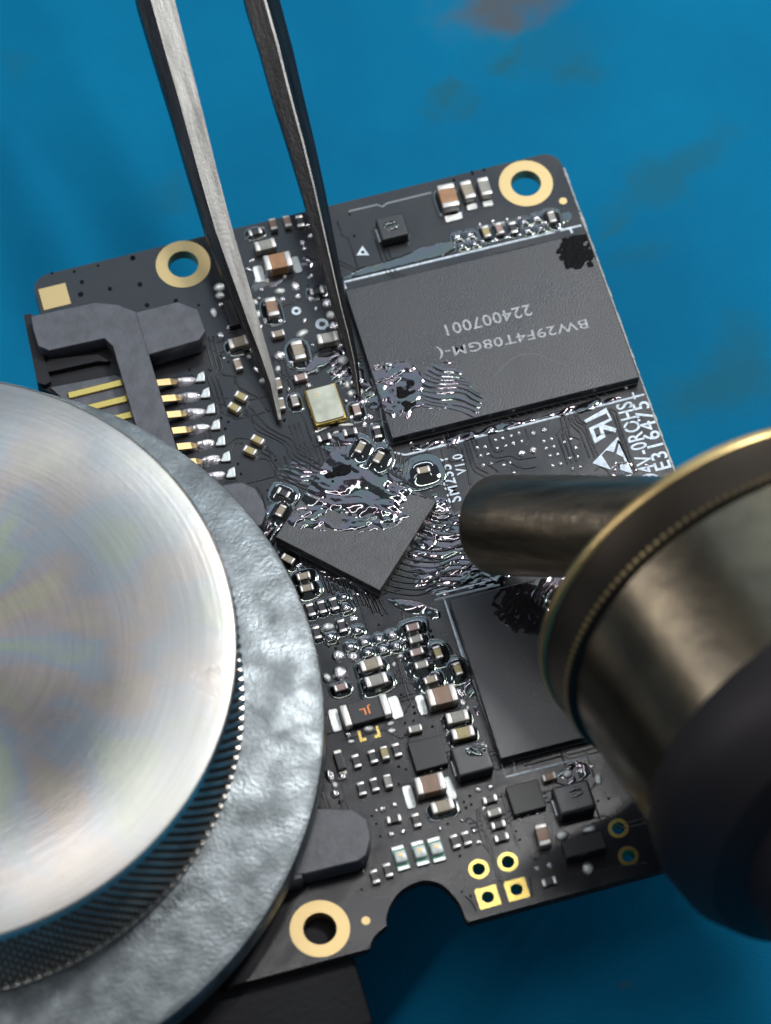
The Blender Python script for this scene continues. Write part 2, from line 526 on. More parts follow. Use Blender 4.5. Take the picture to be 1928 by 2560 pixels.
# positions of the chip capacitors and resistors: photo x, y, size, direction, colour, flux pool
PARTS = [
 (683,559,'2','v','brown',0), (718,552,'2','v','pink',0), (750,552,'r','v',None,0), (638,579,'r','h',None,.03),
 (663,611,'3','h','grey',0), (695,651,'5','h','orange',0), (680,766,'3','v','brown',.04), (695,833,'2','h','tan',0),
 (746,874,'3','v','tan',.05), (820,843,'3','h','grey',0), (598,853,'3','h','tan',.03), (595,909,'2','v','tan',0),
 (752,942,'2','h','pink',0), (695,958,'2','v','tan',0), (792,727,'r','h',None,.03), (703,1008,'2','v','tan',0),
 (737,1000,'2','v','grey',.03), (892,1023,'2','v','pink',.04), (811,1093,'r','h',None,0), (876,1079,'r','h',None,0),
 (944,1079,'r','v',None,.03), (901,1117,'2','d','tan',.07), (947,1142,'2','d','tan',.07), (1059,1174,'2','h','tan',.10),
 (603,989,'2','e','olive',0), (586,1017,'2','e','olive',0), (644,1098,'2','e','olive',0), (625,1125,'2','e','olive',0),
 (709,1231,'r','e',None,.06), (702,1276,'2','d','tan',.07), (720,1396,'2','e','tan',.05),
 (759,1439,'2','h','tan',.05), (767,1469,'2','h','tan',.06),
 (777,1524,'r','v',None,.025), (805,1517,'r','v',None,.025), (835,1509,'r','v',None,.025), (855,1564,'r','v',None,.025), (792,1581,'r','v',None,.025),
 (852,1717,'2','h','pink',.03), (928,1659,'3','h','tan',.04), (941,1699,'3','h','grey',.05),
 (891,1902,'r','v',None,0), (932,1891,'r','v',None,0), (992,1874,'r','v',None,0), (904,1971,'r','v',None,0), (936,1961,'r','v',None,0),
 (962,1881,'2','v','olive',0), (970,1952,'2','v','grey',0), (985,2047,'r','h',None,0), (1041,2050,'r','v',None,0),
 (1032,1567,'2','h','pink',.06), (1040,1597,'2','h','grey',.05), (1042,1629,'2','h','pink',.06), (1054,1661,'2','h','grey',.06), (1077,1698,'2','h','tan',.06),
 (1095,1630,'2','v','olive',.06), (1145,1671,'2','v','olive',.06), (1106,1737,'5','h','brown',0),
 (1144,1791,'3','h','grey',.03), (1158,1831,'3','h','olive',.03), (1038,1821,'2','h','grey',0),
 (1076,1958,'5','h','brown',0), (1107,2014,'3','h','tan',.03), (1225,1997,'r','h',None,0),
 (1236,2030,'2','h','grey',0), (1246,2061,'r','h',None,0), (1254,2093,'r','h',None,0), (1374,1941,'2','h','brown',0),
 (1358,2086,'3','v','brown',0), (1374,2203,'r','h',None,0), (1138,2103,'r','v',None,0), (1166,2095,'r','v',None,0),
 (937,2191,'r','v',None,0), (970,2175,'r','v',None,0),
 (1121,488,'5','v','orange',.03), (1170,473,'3','v','tan',0), (1212,465,'3','v','grey',0), (1216,578,'2','v','olive',.03),
 (1249,570,'2','v','pink',.03), (1283,568,'r','v',None,.03), (1380,541,'2','v','grey',.05)]
for a in PARTS: chip_part(*a[:4], a[4], a[5])

BALLS = [(707,746,.024),(745,739,.026),(756,605,.022),(761,620,.018),(769,650,.018),(552,760,.020),(572,817,.020),
 (859,1492,.026),(867,1519,.030),(894,1575,.028),(827,1591,.030),(912,1605,.030),(949,1597,.030),(981,1587,.038),(991,1614,.030),
 (958,1623,.032),(920,1631,.028),(876,1616,.030),(870,1835,.026),(858,1940,.034),(956,2021,.024),(987,2011,.022),(941,2025,.014),
 (979,2085,.024),(1008,2078,.022),(1196,1972,.024),(1226,1966,.024),(1343,2170,.022),(1374,2162,.022),(1186,2076,.020),(1197,2105,.020),
 (1452,1926,.026),(1144,592,.026),(1176,585,.026),(1156,614,.020),(1187,608,.020),(1310,553,.026),(1319,576,.022),(1342,545,.026),(1352,570,.022),
 (1200,560,.017),(1233,553,.017),(1268,547,.016),(1298,545,.018),(1330,562,.015),(1365,556,.018),(1398,560,.017),(1208,602,.016),(1240,598,.018),(1272,592,.016),(1300,586,.016),(1565,967,.018),(1028,1106,.018),(1069,1107,.014)]
for a in BALLS: ball(*a)
Z5 = Z((900, 900), 0.48)
for (x, y, r) in [(905,378,.024),(962,360,.024),(843,482,.030),(903,465,.030)] + [(x, y, .0155) for (x, y) in
  [(705,415),(745,405),(790,392),(830,380),(717,458),(760,445),(800,432),(845,420),(612,455),(652,448),(632,495),(667,488),(645,545),(685,537),
   (750,545),(783,533),(958,420),(998,408),(970,458),(1012,448),(1065,425),(1100,410),(992,495),(1030,487),(1125,455),(1095,508),(1135,500),
   (1003,548),(1045,538),(1108,565),(1150,555),(1165,600),(803,585),(1335,535),(1330,570),(1490,545)]]:
    ball(*Z5(x, y), r)
BLOBS = [(700,886,.05,.045),(548,715,.045,.035),(550,736,.035,.03),(535,779,.03,.045),(552,837,.035,.03),(756,831,.05,.035),(739,713,.03,.045),(700,725,.04,.035),
 (817,755,.034,.034),(826,785,.034,.034),(834,812,.034,.034),(695,920,.022,.03),(870,959,.03,.04),(901,950,.03,.03),(879,981,.035,.03),(901,978,.03,.03),(861,931,.03,.03),
 (857,897,.04,.045),(884,1545,.035,.03),(820,1566,.045,.035),(883,1640,.035,.035),(846,1637,.05,.045),(850,1680,.055,.06),(817,1693,.035,.04),(979,1826,.030,.022),(976,1808,.03,.02),
 (877,1853,.03,.022),(825,1937,.035,.05),(839,1983,.035,.035),(837,1962,.025,.03),(1406,2086,.045,.04),(1473,2071,.045,.03),(1470,2167,.04,.045),(1420,1932,.035,.035),(1496,1946,.03,.05),
 (637,753,.022,.03),(645,783,.022,.035),(650,815,.022,.03),(804,1072,.06,.014),(865,1061,.06,.014),(1150,1732,.022,.04),(1158,1755,.025,.035)]
for (x, y, a, b) in BLOBS: ball(x, y, a, min(a, b) * 0.75, b, dull=random.random() < .45)
for (x, y) in [(770,562),(776,588),(838,700),(846,728),(776,690),(762,800),(782,862),(850,862),(640,702),(654,722),(648,745),(664,800),(640,828),(622,890),(640,922),(656,950),(722,972),(772,962),(850,940),
               (866,1002),(880,1042),(912,1060),(926,1040),(916,1002),(560,895),(575,880),(720,640),(630,650),(622,672),(712,690),(790,770),(778,745),(668,700),(730,905),(700,800),(860,1075),(780,1040),(840,1080),
               (620,1370),(640,1390),(745,1415),(790,1470),(1000,1640),(905,1660),(985,1660),(1010,1600),(870,1570),(1140,1850),(1130,1810),(1170,1770),(1440,1905),(1480,1915),(1155,2050),(1210,2020),(1100,2070)]:
    ball(x, y, random.uniform(.012, .028), None, random.uniform(.012, .03), random.uniform(0, 3), dull=random.random() < .3)
PADS = [(648,684,.075,.14),(741,661,.06,.14),(1134,541,.13,.07),(1180,516,.075,.05),(1220,508,.075,.05),(1054,1762,.06,.15),(1023,1992,.065,.17),(1124,1970,.06,.17)]
for (x, y, a, b) in PADS: pad(x, y, a, b)

# ------------------------------------------------------------------ chips
def chip(name, px, py, sx, sy, h, rz, m, z0=0.02, bev=0.006, label=None, carrier=True):
    q = L(px, py, h)
    o = part(name, box_me(name, sx, sy, h - z0, bev, 2, z0=z0), m, (q.x, q.y, 0), rz, label=label)
    if carrier:
        part('carrier', box_me('carrier', sx * 0.996, sy * 0.996, 0.012, z0=z0 - 0.014), M['substrate_edge'], parent=o)
    return o
def quad_chip(name, corners, h, m, label=None, **k):
    q = [L(x, y, h) for x, y in corners]          # tl, tr, br, bl
    c = sum(q, Vector()) / 4
    sx = ((q[1] - q[0]).length + (q[2] - q[3]).length) / 2
    sy = ((q[3] - q[0]).length + (q[2] - q[1]).length) / 2
    d = (q[1] - q[0]) + (q[2] - q[3])
    rz = math.atan2(d.y, d.x)
    o = part(name, box_me(name, sx, sy, h - 0.02, 0.006, 2, z0=0.02), m, (c.x, c.y, 0), rz, label=label)
    part('carrier', box_me('carrier', sx * 0.997, sy * 0.997, 0.014, z0=0.004), M['substrate_edge'], parent=o)
    return o, sx, sy
C1, c1x, c1y = quad_chip('memory_chip', [(865,725),(1468,580),(1598,943),(979,1097)], 0.10, M['chip'], 'large grey memory chip marked with two lines of upside-down lettering')
C2, c2x, c2y = quad_chip('memory_chip', [(1119,1502),(1745,1345),(1895,1730),(1259,1896)], 0.10, M['chip'], 'dark memory chip partly under the hot air nozzle')
C3, c3x, c3y = quad_chip('controller_chip', [(830,1120),(1090,1255),(951,1475),(691,1345)], 0.105, M['chip_rough'], 'square controller chip turned on its corner, smeared with flux')
print('chips', c1x, c1y, c2x, c2y, c3x, c3y)
Z2 = Z((800, 360), 0.42)
def on_chip(name, s, a, b, h, rz_extra, z, m, parent=None):
    """lettering whose middle line runs from photo point a to b"""
    pa, pb = L(*a, z), L(*b, z)
    c = (pa + pb) / 2
    d = pb - pa
    return part(name, text_me(name, s, d.length, h, 0.0), m, (c.x, c.y, z + 0.0012), math.atan2(d.y, d.x) + rz_extra)
def child_text(o, parent):
    o.parent = parent
    o.matrix_parent_inverse = (Matrix.Translation(parent.location) @ Matrix.Rotation(parent.rotation_euler.z, 4, 'Z')).inverted()
child_text(on_chip('marking', '224007001', Z2(1258, 985), Z2(748, 1110), 0.098, 0, 0.10, M['mark']), C1)
child_text(on_chip('marking', 'BW29F4T08GM-(', Z2(1590, 1060), Z2(700, 1245), 0.104, 0, 0.10, M['mark']), C1)

def block(name, px, py, sx, sy, h, m, rz=0.0, bev=0.008, label=None):
    q = L(px, py, h)
    me = box_me(name, sx, sy, h, bev, 3)
    return part(name, me, m, (q.x, q.y, 0), rz, label=label)
i1 = block('regulator_chip', 1070, 1883, 0.232, 0.222, 0.06, M['chip_small'])
i2 = block('regulator_chip', 1315, 1992, 0.232, 0.215, 0.055, M['chip_small'])
i3 = block('regulator_chip', 600, 776, 0.21, 0.22, 0.06, M['chip_small'])
for (a, x, y) in ((i1, 1045, 1930), (i1, 1078, 1925), (i1, 1103, 1918), (i2, 1298, 2047), (i2, 1322, 2038), (i2, 1345, 2032)):
    ball(x, y, .014, .01)
n1 = block('inductor', 1180, 1894, 0.25, 0.225, 0.13, M['ferrite'], bev=0.016)
n2 = block('inductor', 1435, 1992, 0.26, 0.215, 0.13, M['ferrite'], bev=0.02)
n3 = block('inductor', 981, 566, 0.215, 0.19, 0.10, M['ferrite'], bev=0.016)
for n, sx, sy in ((n1, .25, .225), (n2, .26, .215), (n3, .215, .19)):
    part('foot', box_me('foot', sx + 0.024, 0.12, 0.020, 0.004), M['solder_dull'], (0, 0, 0.0), parent=n)
t1 = block('transistor', 1460, 2111, 0.285, 0.125, 0.11, M['chip_small'])
d1 = block('diode', 850, 1902, 0.062, 0.125, 0.06, M['chip_small'])
part('terminal', box_me('terminal', 0.058, 0.035, 0.05, 0.008, 2), M['tin'], (0, 0.072, 0), parent=d1)
part('terminal', box_me('terminal', 0.058, 0.035, 0.02, 0.008, 2), M['tin'], (0, -0.072, 0), parent=d1)
# the fuse with its orange letters
q = L(914, 1775, 0.07)
fu = part('fuse', box_me('fuse', 0.225, 0.165, 0.066, 0.006, 1, z0=0.002), M['dark'], (q.x, q.y, 0), R(1.0), label='dark fuse with orange letters')
for s in (-1, 1):
    part('terminal', sharp(box_me('terminal', 0.062, 0.170, 0.073, 0.012, 2), 50), M['tin'], (s * 0.143, 0, 0), parent=fu)
tx = part('marking', text_me('marking', 'JL', 0.082, 0.068, 0.0), M['orange_print'], (0, 0, 0.0698), math.pi, parent=fu)
pad(838, 1800, .07, .17, .014); pad(988, 1768, .08, .17, .014)
# bare gold corner pads with a white part below the fuse
q = L(924, 1838)
for s in (-1, 1):
    e = [(s * .03, -.035), (s * .075, -.035), (s * .075, .05), (s * .055, .05), (s * .055, -.012), (s * .03, -.012)]
    part('gold_corner_pad', flat('gold_corner_pad', [e if s > 0 else e[::-1]], 0.0005, 0.005), M['gold_bright'], (q.x, q.y, 0))
ball(921, 1821, .045, .03, .03, dull=True)
# oscillator
q = L(814, 1008, 0.07)
os_ = part('oscillator', box_me('oscillator', 0.245, 0.315, 0.058, 0.02, 3), M['gold_bright'], (q.x, q.y, 0), R(1), label='gold framed oscillator with a pale metal lid')
lid = flat('lid', [rounded([(-.108, -.142), (.108, -.142), (.108, .142), (-.108, .142)], .03)], 0.058, 0.070, 0.004)
part('lid', lid, M['lid'], parent=os_)
part('lid_dot', flat('lid_dot', [circle(-.04, .085, .016, 16), circle(-.04, .085, .009, 16)[::-1]], .070, .0715), M['gold'], parent=os_)
# three leds by the notch
for (x, y) in ((1002, 2140), (1051, 2128), (1092, 2119)):
    q = L(x, y, 0.055)
    o = part('led', sharp(box_me('led', 0.084, 0.085, 0.055, 0.012, 2), 50), M['led'], (q.x, q.y, 0))
    part('led_base', box_me('led_base', 0.088, 0.165, 0.018), M['led_green'], (0, 0, 0), parent=o)
    for s in (-1, 1):
        part('terminal', box_me('terminal', 0.09, 0.03, 0.022, 0.004), M['solder_dull'], (0, s * 0.075, 0), parent=o)
    part('led_die', box_me('led_die', 0.022, 0.03, 0.006), M['gold'], (0, 0.01, 0.052), parent=o)

M['scuff'] = mat('pale scuff', (0.10, 0.11, 0.12), 0.7)
def scuff(pts, w, z, crop, parent):
    v, f = [], []
    rib(v, f, smooth_path([L(*crop(*p), z).xy for p in pts], 5), w, .0006, z + .0004)
    child_text(part('scuff', mesh('scuff', v, f), M['scuff']), parent)
scuff([(1040,1380),(1150,1275),(1270,1250),(1380,1290),(1480,1330)], .012, .10, Z2, C1)
scuff([(1335,1370),(1350,1430),(1380,1500)], .008, .10, Z2, C1)
dv, df = [], []
for k in range(150):                                  # dust and fibre flecks on the chips and the board
    C, sx, sy, z = random.choice(((C1, c1x, c1y, .10), (C1, c1x, c1y, .10), (C3, c3x, c3y, .105), (C2, c2x, c2y, .10)))
    a = C.rotation_euler.z; u, w_ = random.uniform(-.48, .48) * sx, random.uniform(-.48, .48) * sy
    x, y = C.location.x + u * math.cos(a) - w_ * math.sin(a), C.location.y + u * math.sin(a) + w_ * math.cos(a)
    t, l = random.uniform(0, 3.2), random.choice((.004, .005, .006, .014))
    rib(dv, df, [(x, y), (x + l * math.cos(t), y + l * math.sin(t))], .005, .002, z + .0005)
do = part('dust', mesh('dust', dv, df), M['scuff']); do['kind'] = 'stuff'

# ------------------------------------------------------------------ silkscreen
def silk(pts, w, m='silk', crop=None, name='silkscreen_line', smooth=False, h=0.004):
    c = [L(*(crop(*p) if crop else p)).xy for p in pts]
    if smooth: c = smooth_path(c, 4)
    v, f = [], []
    rib(v, f, c, w, h, 0.0006)
    return part(name, mesh(name, v, f), M[m])
silk([(155, 862), (145, 822), (1555, 485)], .018, crop=Z2)
silk([(1488, 500), (1502, 532)], .018, crop=Z2)
silk([(300, 748), (450, 712)], .012, 'silk_dim', crop=Z2)
silk([(520, 692), (650, 668)], .012, 'silk_dim', crop=Z2)
silk([(170, 402), (340, 362), (372, 374), (398, 354), (662, 290)], .014, 'silk_dim', crop=Z2)
silk([(60, 330), (130, 430), (170, 480), (235, 495), (300, 480), (1480, 180)], .017, crop=Z5)
silk([(60, 100), (100, 220), (130, 400), (165, 470)], .011, 'silk_dim', crop=Z5)
silk([(1420, 170), (1432, 205)], .016, crop=Z5)
silk([(1190, 1440), (1080, 1482), (1112, 1500), (1215, 1790), (1265, 1943), (1470, 1890)], .016, 'silk_dim')
silk([(1285, 1905), (1288, 1938)], .014, 'silk_dim')
silk([(1265, 1943), (1470, 1890)], .015)
silk([(1112, 1500), (1158, 1645)], .015)
silk([(1250, 1462), (1085, 1500)], .02, 'silk_dim'); silk([(1245, 1447), (1090, 1487)], .014, 'silk')
def silk_shape(name, polys, m='silk'):
    part(name, flat(name, [[tuple(L(*p).xy) for p in q] for q in polys], 0.0006, 0.0046), M[m])
def silk_ring(px, py, ro, ri, n=24):
    c = L(px, py)
    part('silkscreen_ring', flat('silkscreen_ring', [circle(c.x, c.y, ro, n), circle(c.x, c.y, ri, n)[::-1]], .0006, .0046), M['silk'])
silk_ring(805, 811, .048, .022); silk_ring(741, 778, .036, .016, 12)
c = L(907, 631)
part('silkscreen_triangle', flat('silkscreen_triangle', [circle(c.x, c.y, .055, 3, R(75)), circle(c.x, c.y, .015, 10)[::-1]], .0006, .0046), M['silk'])
Z6 = Z((1400, 950), 0.168)
S6 = lambda *pp: [Z6(*p) for p in pp]
# recognition mark: a backwards R over a U, then the handling triangle
silk_shape('recognition_mark', [S6((360,605),(690,415),(775,600),(650,665),(840,725),(830,785),(640,735),(680,850),(520,950),(430,720),(600,640),(740,580),(690,500),(390,640)),
                                S6((500,735),(580,700),(610,820),(545,865))[::-1]])
silk_shape('handling_triangle', [S6((485,1240),(860,850),(1090,1400),(900,1340),(890,1270),(970,1230),(940,1150),(840,1100),(890,900),(855,900),(800,1080),(690,1050),(620,1120),(760,1340))])
def silk_text(s, a, b, h):
    o = on_chip('silkscreen_text', s, a, b, h, 0, 0.0, M['silk'])
    return o
silk_text('E316475', Z6(1545, 1330), Z6(1185, 330), 0.125)
silk_text('94V-0ROHS', Z6(1350, 1490), Z6(945, 340), 0.125)
Z5b = Z((1060, 980), 0.168)
silk_text('SM235Y', Z5b(470, 1640), Z5b(260, 950), 0.095)
silk_text('V1.0', Z5b(570, 1230), Z5b(490, 930), 0.075)

# ------------------------------------------------------------------ traces and vias
tv, tf = [], []
def trace(pts, crop=None, w=.013, h=.006, n=4):
    rib(tv, tf, smooth_path([L(*(crop(*p) if crop else p)).xy for p in pts], n), w, h, 0.0)
Z4 = Z((480, 900), 0.312)
for t in [[(350,130),(370,210),(450,260),(540,310),(600,400),(640,410)], [(455,370),(520,440),(600,530),(700,590),(800,640),(850,740),(960,800),(1040,850)],
          [(430,400),(500,490),(580,560),(690,620),(770,670),(830,770),(940,830),(1020,880)], [(420,430),(470,470),(520,560),(640,620),(740,680),(790,780),(900,850),(980,900)],
          [(585,715),(660,760),(720,870),(770,930),(880,1000),(930,1010)], [(555,740),(640,790),(690,880),(740,950),(870,1020),(920,1040)], [(540,790),(610,800),(670,900),(710,970),(830,1040)],
          [(150,330),(200,300),(290,305)], [(170,410),(215,350),(280,365)], [(270,690),(350,630),(455,630)], [(310,750),(340,670),(410,665)], [(740,770),(760,830),(790,890)],
          [(870,430),(910,500),(940,600),(980,690),(1020,680)], [(205,-20),(240,110),(330,130),(350,190)], [(1370,560),(1400,600),(1390,540),(1360,480)], [(520,1020),(560,1080),(610,1230)]]:
    trace(t, Z4)
for t in [[(560,820),(590,960),(640,1130),(700,1370)], [(600,740),(650,900),(740,1160),(910,1260)], [(650,740),(700,900),(780,1110),(970,1215)], [(710,720),(760,860),(800,960)],
          [(770,710),(790,780)], [(965,660),(990,760),(1060,890),(1180,870)], [(950,860),(990,930),(1080,980),(1290,950),(1400,1000),(1660,970)], [(950,1080),(1060,1150),(1110,1200)],
          [(1060,1050),(1200,1010),(1270,1060),(1340,1080),(1500,1140),(1660,1110)], [(1500,540),(1540,640),(1570,720),(1520,800)], [(400,820),(470,830),(510,900)], [(600,1000),(640,1090),(680,1380)],
          [(20,900),(90,800),(130,740)], [(360,960),(400,1040),(560,1010)]]:
    trace(t, Z5b)
for t in [[(0,560),(40,700),(60,850)], [(60,555),(110,680),(150,830)], [(125,560),(180,680),(280,770),(330,870),(440,1160)], [(170,550),(230,660),(330,730),(400,870),(520,1160)],
          [(215,530),(270,630),(370,690),(430,850),(570,1130)], [(255,515),(300,600),(400,660)], [(740,430),(830,480),(870,620),(1110,1330)], [(700,440),(790,520),(830,640),(1070,1330)], [(130,830),(280,880),(300,950),(270,1030)],
          [(520,1350),(600,1290),(700,1350),(740,1420)]]:
    trace(t, Z6)
ZL = Z((780, 1600), 0.30)
for t in [[(690,120),(740,250),(800,470),(820,520),(770,610)], [(720,120),(770,300),(810,420)], [(1240,540),(1200,600),(1080,650)], [(780,880),(820,800)], [(1400,1390),(1440,1560),(1470,1640)], [(1370,1400),(1400,1600),(1430,1700),(1480,1770)]]:
    trace(t, ZL)
Z2b = Z((1130, 1850), 0.33)
for t in [[(200,510),(250,700),(310,930),(350,1050),(400,1090)], [(225,520),(280,740),(340,960),(375,1040)], [(380,400),(420,560),(470,690),(520,840)], [(450,650),(490,800)], [(100,620),(130,590),(200,640)], [(590,1040),(610,1190)],
          [(590,880),(640,910),(690,860)], [(720,300),(850,340)], [(830,1080),(1100,990),(1480,930)], [(100,1180),(150,1230),(190,1300)]]:
    trace(t, Z2b)
# fan of fine lines leaving the controller towards the nozzle, and its short legs on the other side
a0, a1 = Vector(L(956, 1478).xy), Vector(L(1096, 1262).xy)
for k in range(15):
    s = a0.lerp(a1, k / 14 * 0.86 + 0.02)
    ex = Vector((CT, -ST)); nx = Vector((ST, CT))     # picture right and picture up, in the board's frame
    j = random.uniform(-.02, .02)
    p = [s, s + ex * .10 - nx * .03, s + ex * (.26 + j) - nx * (.05 + j), s + ex * (.40 + 2 * j) + nx * .02, s + ex * (.55 + 3 * j) + nx * (.03 + j)]
    rib(tv, tf, smooth_path(p, 4), .017, .010, 0.0)
a0, a1 = Vector(L(805, 1432).xy), Vector(L(950, 1500).xy)
for k in range(14):
    s = a0.lerp(a1, k / 13)
    d = Vector((ST * -1, -CT)) * (.13 + random.uniform(-.03, .03)) + Vector((CT, -ST)) * .05
    rib(tv, tf, [s, s + d * .5, s + d], .020, .010, 0.0)
a0, a1 = Vector(L(968, 1148).xy), Vector(L(1030, 1185).xy)
for k in range(7):
    s = a0.lerp(a1, k / 6)
    rib(tv, tf, smooth_path([s + Vector((.04, .10)), s, s + Vector((-.04, -.05)), s + Vector((.01, -.14))], 4), .014, .009, 0.0)
for k in range(16):                                   # short tracks slipping out from under the large chip
    s = Vector(L(1190 + k * 22, 1068 - k * 5.4).xy)
    rib(tv, tf, [s, s + Vector((-.06, .05)), s + Vector((-.09, .11))], .012, .007, 0.0)
for k in range(110):                                  # the rest of the routing: short runs that turn at forty-five degrees
    x, y = random.uniform(x_l + .9, x_r - .12), random.uniform(y_b + .15, y_t - .15)
    a = random.choice((0, 90, 180, 270)); t = random.choice((-45, 45)); q = Vector((x, y)); n_ = random.choice((1, 1, 2, 3))
    l1, l2, l3 = (random.uniform(.08, .32) for _ in range(3))
    u = lambda g: Vector((math.cos(R(g)), math.sin(R(g))))
    pl = [q, q + u(a) * l1, q + u(a) * l1 + u(a + t) * l2 * .5, q + u(a) * (l1 + l3) + u(a + t) * l2 * .5]
    for j in range(n_):
        sh = u(a + 90) * .034 * j
        pj = [p + sh for p in pl]
        if all(x_l + .8 < p.x < x_r - .06 and y_b + .32 < p.y < y_t - .06 for p in pj): rib(tv, tf, pj, .013, .005, 0.0)
to = part('traces', mesh('traces', tv, tf, True), M['mask'])
to['kind'] = 'stuff'
VIAS = [(852,2005,.019)] + [(x, y, .010) for (x, y) in [(930,2040),(941,2060),(951,2091),(997,1917),(1015,1924),(997,1960),(993,1759),(1003,1738),(1008,1705),(1013,1808),(1034,1802),(1081,1817),(1034,1768),(1037,1783),
  (1015,1838),(1142,1995),(1160,2005),(1175,1990),(1165,2020),(1150,2030),(1178,2012),(1120,2060),(904,2224),(947,1562),(917,1578),(1077,1577),(1082,1592),(1110,1606),(1125,1645),(845,1609),(840,1621),(822,1616),
  (530,929),(523,942),(474,925),(480,940),(523,925),(553,1045),(571,1055),(563,1072),(595,1160),(603,1185),(670,1226),(712,1050),(497,763),(572,905),(552,890),(186,679),(245,664),(130,683),(333,645),(1155,2230),(1177,2240),
  (1290,2078),(1300,2100),(1495,2003),(1522,1997),(1338,2148),(1135,450),(1182,435),(1210,425),(886,590),(874,536),(690,1150),(1180,430),(1310,1880),(1275,2130),(1150,2140),(710,1052)]] + \
  [(x, y, .019) for (x, y) in [(332,645),(275,722),(350,711),(202,736),(368,763),(440,752),(205,705)]]
vv, vf = [], []
for (x, y, r) in VIAS:
    c = L(x, y); b = len(vv)
    for p in circle(c.x, c.y, r * random.uniform(.85, 1.15), 10): vv.append((*p, 0.0035))
    vf.append(tuple(range(b, b + 10)))
vo = part('vias', mesh('vias', vv, vf), M['via']); vo['kind'] = 'stuff'

# ------------------------------------------------------------------ edge connector
Z1 = Z((0, 600), 0.384)
HC = 0.20
def lp(pts, crop, z): return [tuple(L(*(crop(*p) if crop else p), z).xy) for p in pts]
bar_r = [L(*Z1(975, 745), HC), L(*Z1(1155, 1335), HC)]
xr = sum(p.x for p in bar_r) / 2
xl = L(*Z1(800, 900), HC).x
y_low = L(790, 2185, HC).y
top_l = lp([(200,495),(620,405),(770,420),(890,468)], Z1, HC)
in_l = lp([(735,690),(680,640),(320,720),(250,690),(215,580)], Z1, HC)
housing = [(xl, y_low), (xr, y_low), (xr, top_l[-1][1])] + top_l[::-1][0:] + in_l[::-1]
housing[2:4] = [top_l[-1]]
CN = part('edge_connector', flat('edge_connector', [housing], 0.01, HC, 0.006), M['plastic'], label='grey plastic edge connector with gold contacts along the board side')
def wing(pts, crop, z=HC - 0.004):
    part('wing', flat('wing', [lp(pts, crop, z)], 0.012, z, 0.008), M['plastic'], parent=CN)
wing([(880,470),(1160,400),(1290,450),(1340,590),(1300,650),(965,748)], Z1, HC + 0.003)
wing([(520,1225),(558,1212),(605,1204),(639,1221),(659,1253),(666,1284),(655,1312),(600,1330),(545,1300)], None, HC + 0.003)
wing([(760,2025),(806,2020),(882,2024),(918,2047),(928,2094),(916,2137),(896,2152),(766,2184),(720,2190)], None, HC + 0.003)
# the dark mouth of the connector, a ledge and gold contacts
mouth = lp([(160,500),(215,490),(700,620),(900,1190),(780,1200),(250,955)], Z1, 0.04)
part('mouth', flat('mouth', [mouth], -0.06, 0.04), M['plastic_dark'], parent=CN)
ledge = lp([(255,820),(330,770),(640,740),(720,790),(640,790),(320,860)], Z1, 0.09)
part('ledge', flat('ledge', [ledge], 0.041, 0.09, 0.006), M['plastic_dark'], parent=CN)
part('outer_wall', flat('outer_wall', [lp([(158,505),(205,497),(335,935),(300,960),(246,945)], Z1, 0.06)], -0.05, 0.10), M['plastic_dark'], parent=CN)
part('tongue', flat('tongue', [lp([(330,960),(750,880),(800,900),(900,1220),(700,1250),(420,1040)], Z1, 0.06)], 0.0405, 0.06), M['plastic'], parent=CN)
for k in range(4):
    a = L(*Z1(440 + k * 33, 998 + k * 104), 0.07); b = L(*Z1(800 + k * 33, 945 + k * 104), 0.07)
    c = (a + b) / 2
    o = part('contact', box_me('contact', b.x - a.x, 0.055, 0.02, 0.006, 2), M['gold_bright'], (c.x, c.y, 0.058), parent=CN)
# seven soldered leads on its inner side
LEAD = mesh('lead', [(0,-.026,.085),(0,.026,.085),(.10,-.026,.055),(.10,.026,.055),(.17,-.016,.012),(.17,.016,.012),(0,-.026,.06),(0,.026,.06),(.10,-.026,.035),(.10,.026,.035)],
            [(0,2,3,1),(2,4,5,3),(0,6,8,2),(2,8,4),(1,3,9,7),(3,5,9)])
LEAD.materials.append(M['gold'])
TRI = flat('solder_fillet', [[(-.055, -.03), (.02, -.045), (.035, .045), (-.02, .03)]], 0.002, 0.026, 0.008); TRI.materials.append(M['solder_dull'])
for k in range(9):
    a = L(*Z1(1025 + k * 33, 940 + k * 104), .06); b = L(*Z1(1310 + k * 33.3, 890 + k * 104), .02)
    o = part('lead', LEAD, None, (a.x, a.y, 0), parent=CN)
    part('solder_fillet', TRI, None, (b.x, b.y, 0))
    mx = (a.x + b.x) / 2
    ball(0, 0, .105, .045, .042).location = (mx + .02, (a.y + b.y) / 2 + .005, 0)
    s = ball(0, 0, .036, .055, .034); s.location = (mx + .0, (a.y + b.y) / 2, .012)
    s = ball(0, 0, .05, .030, .034); s.location = (b.x - .09, b.y + .002, 0)

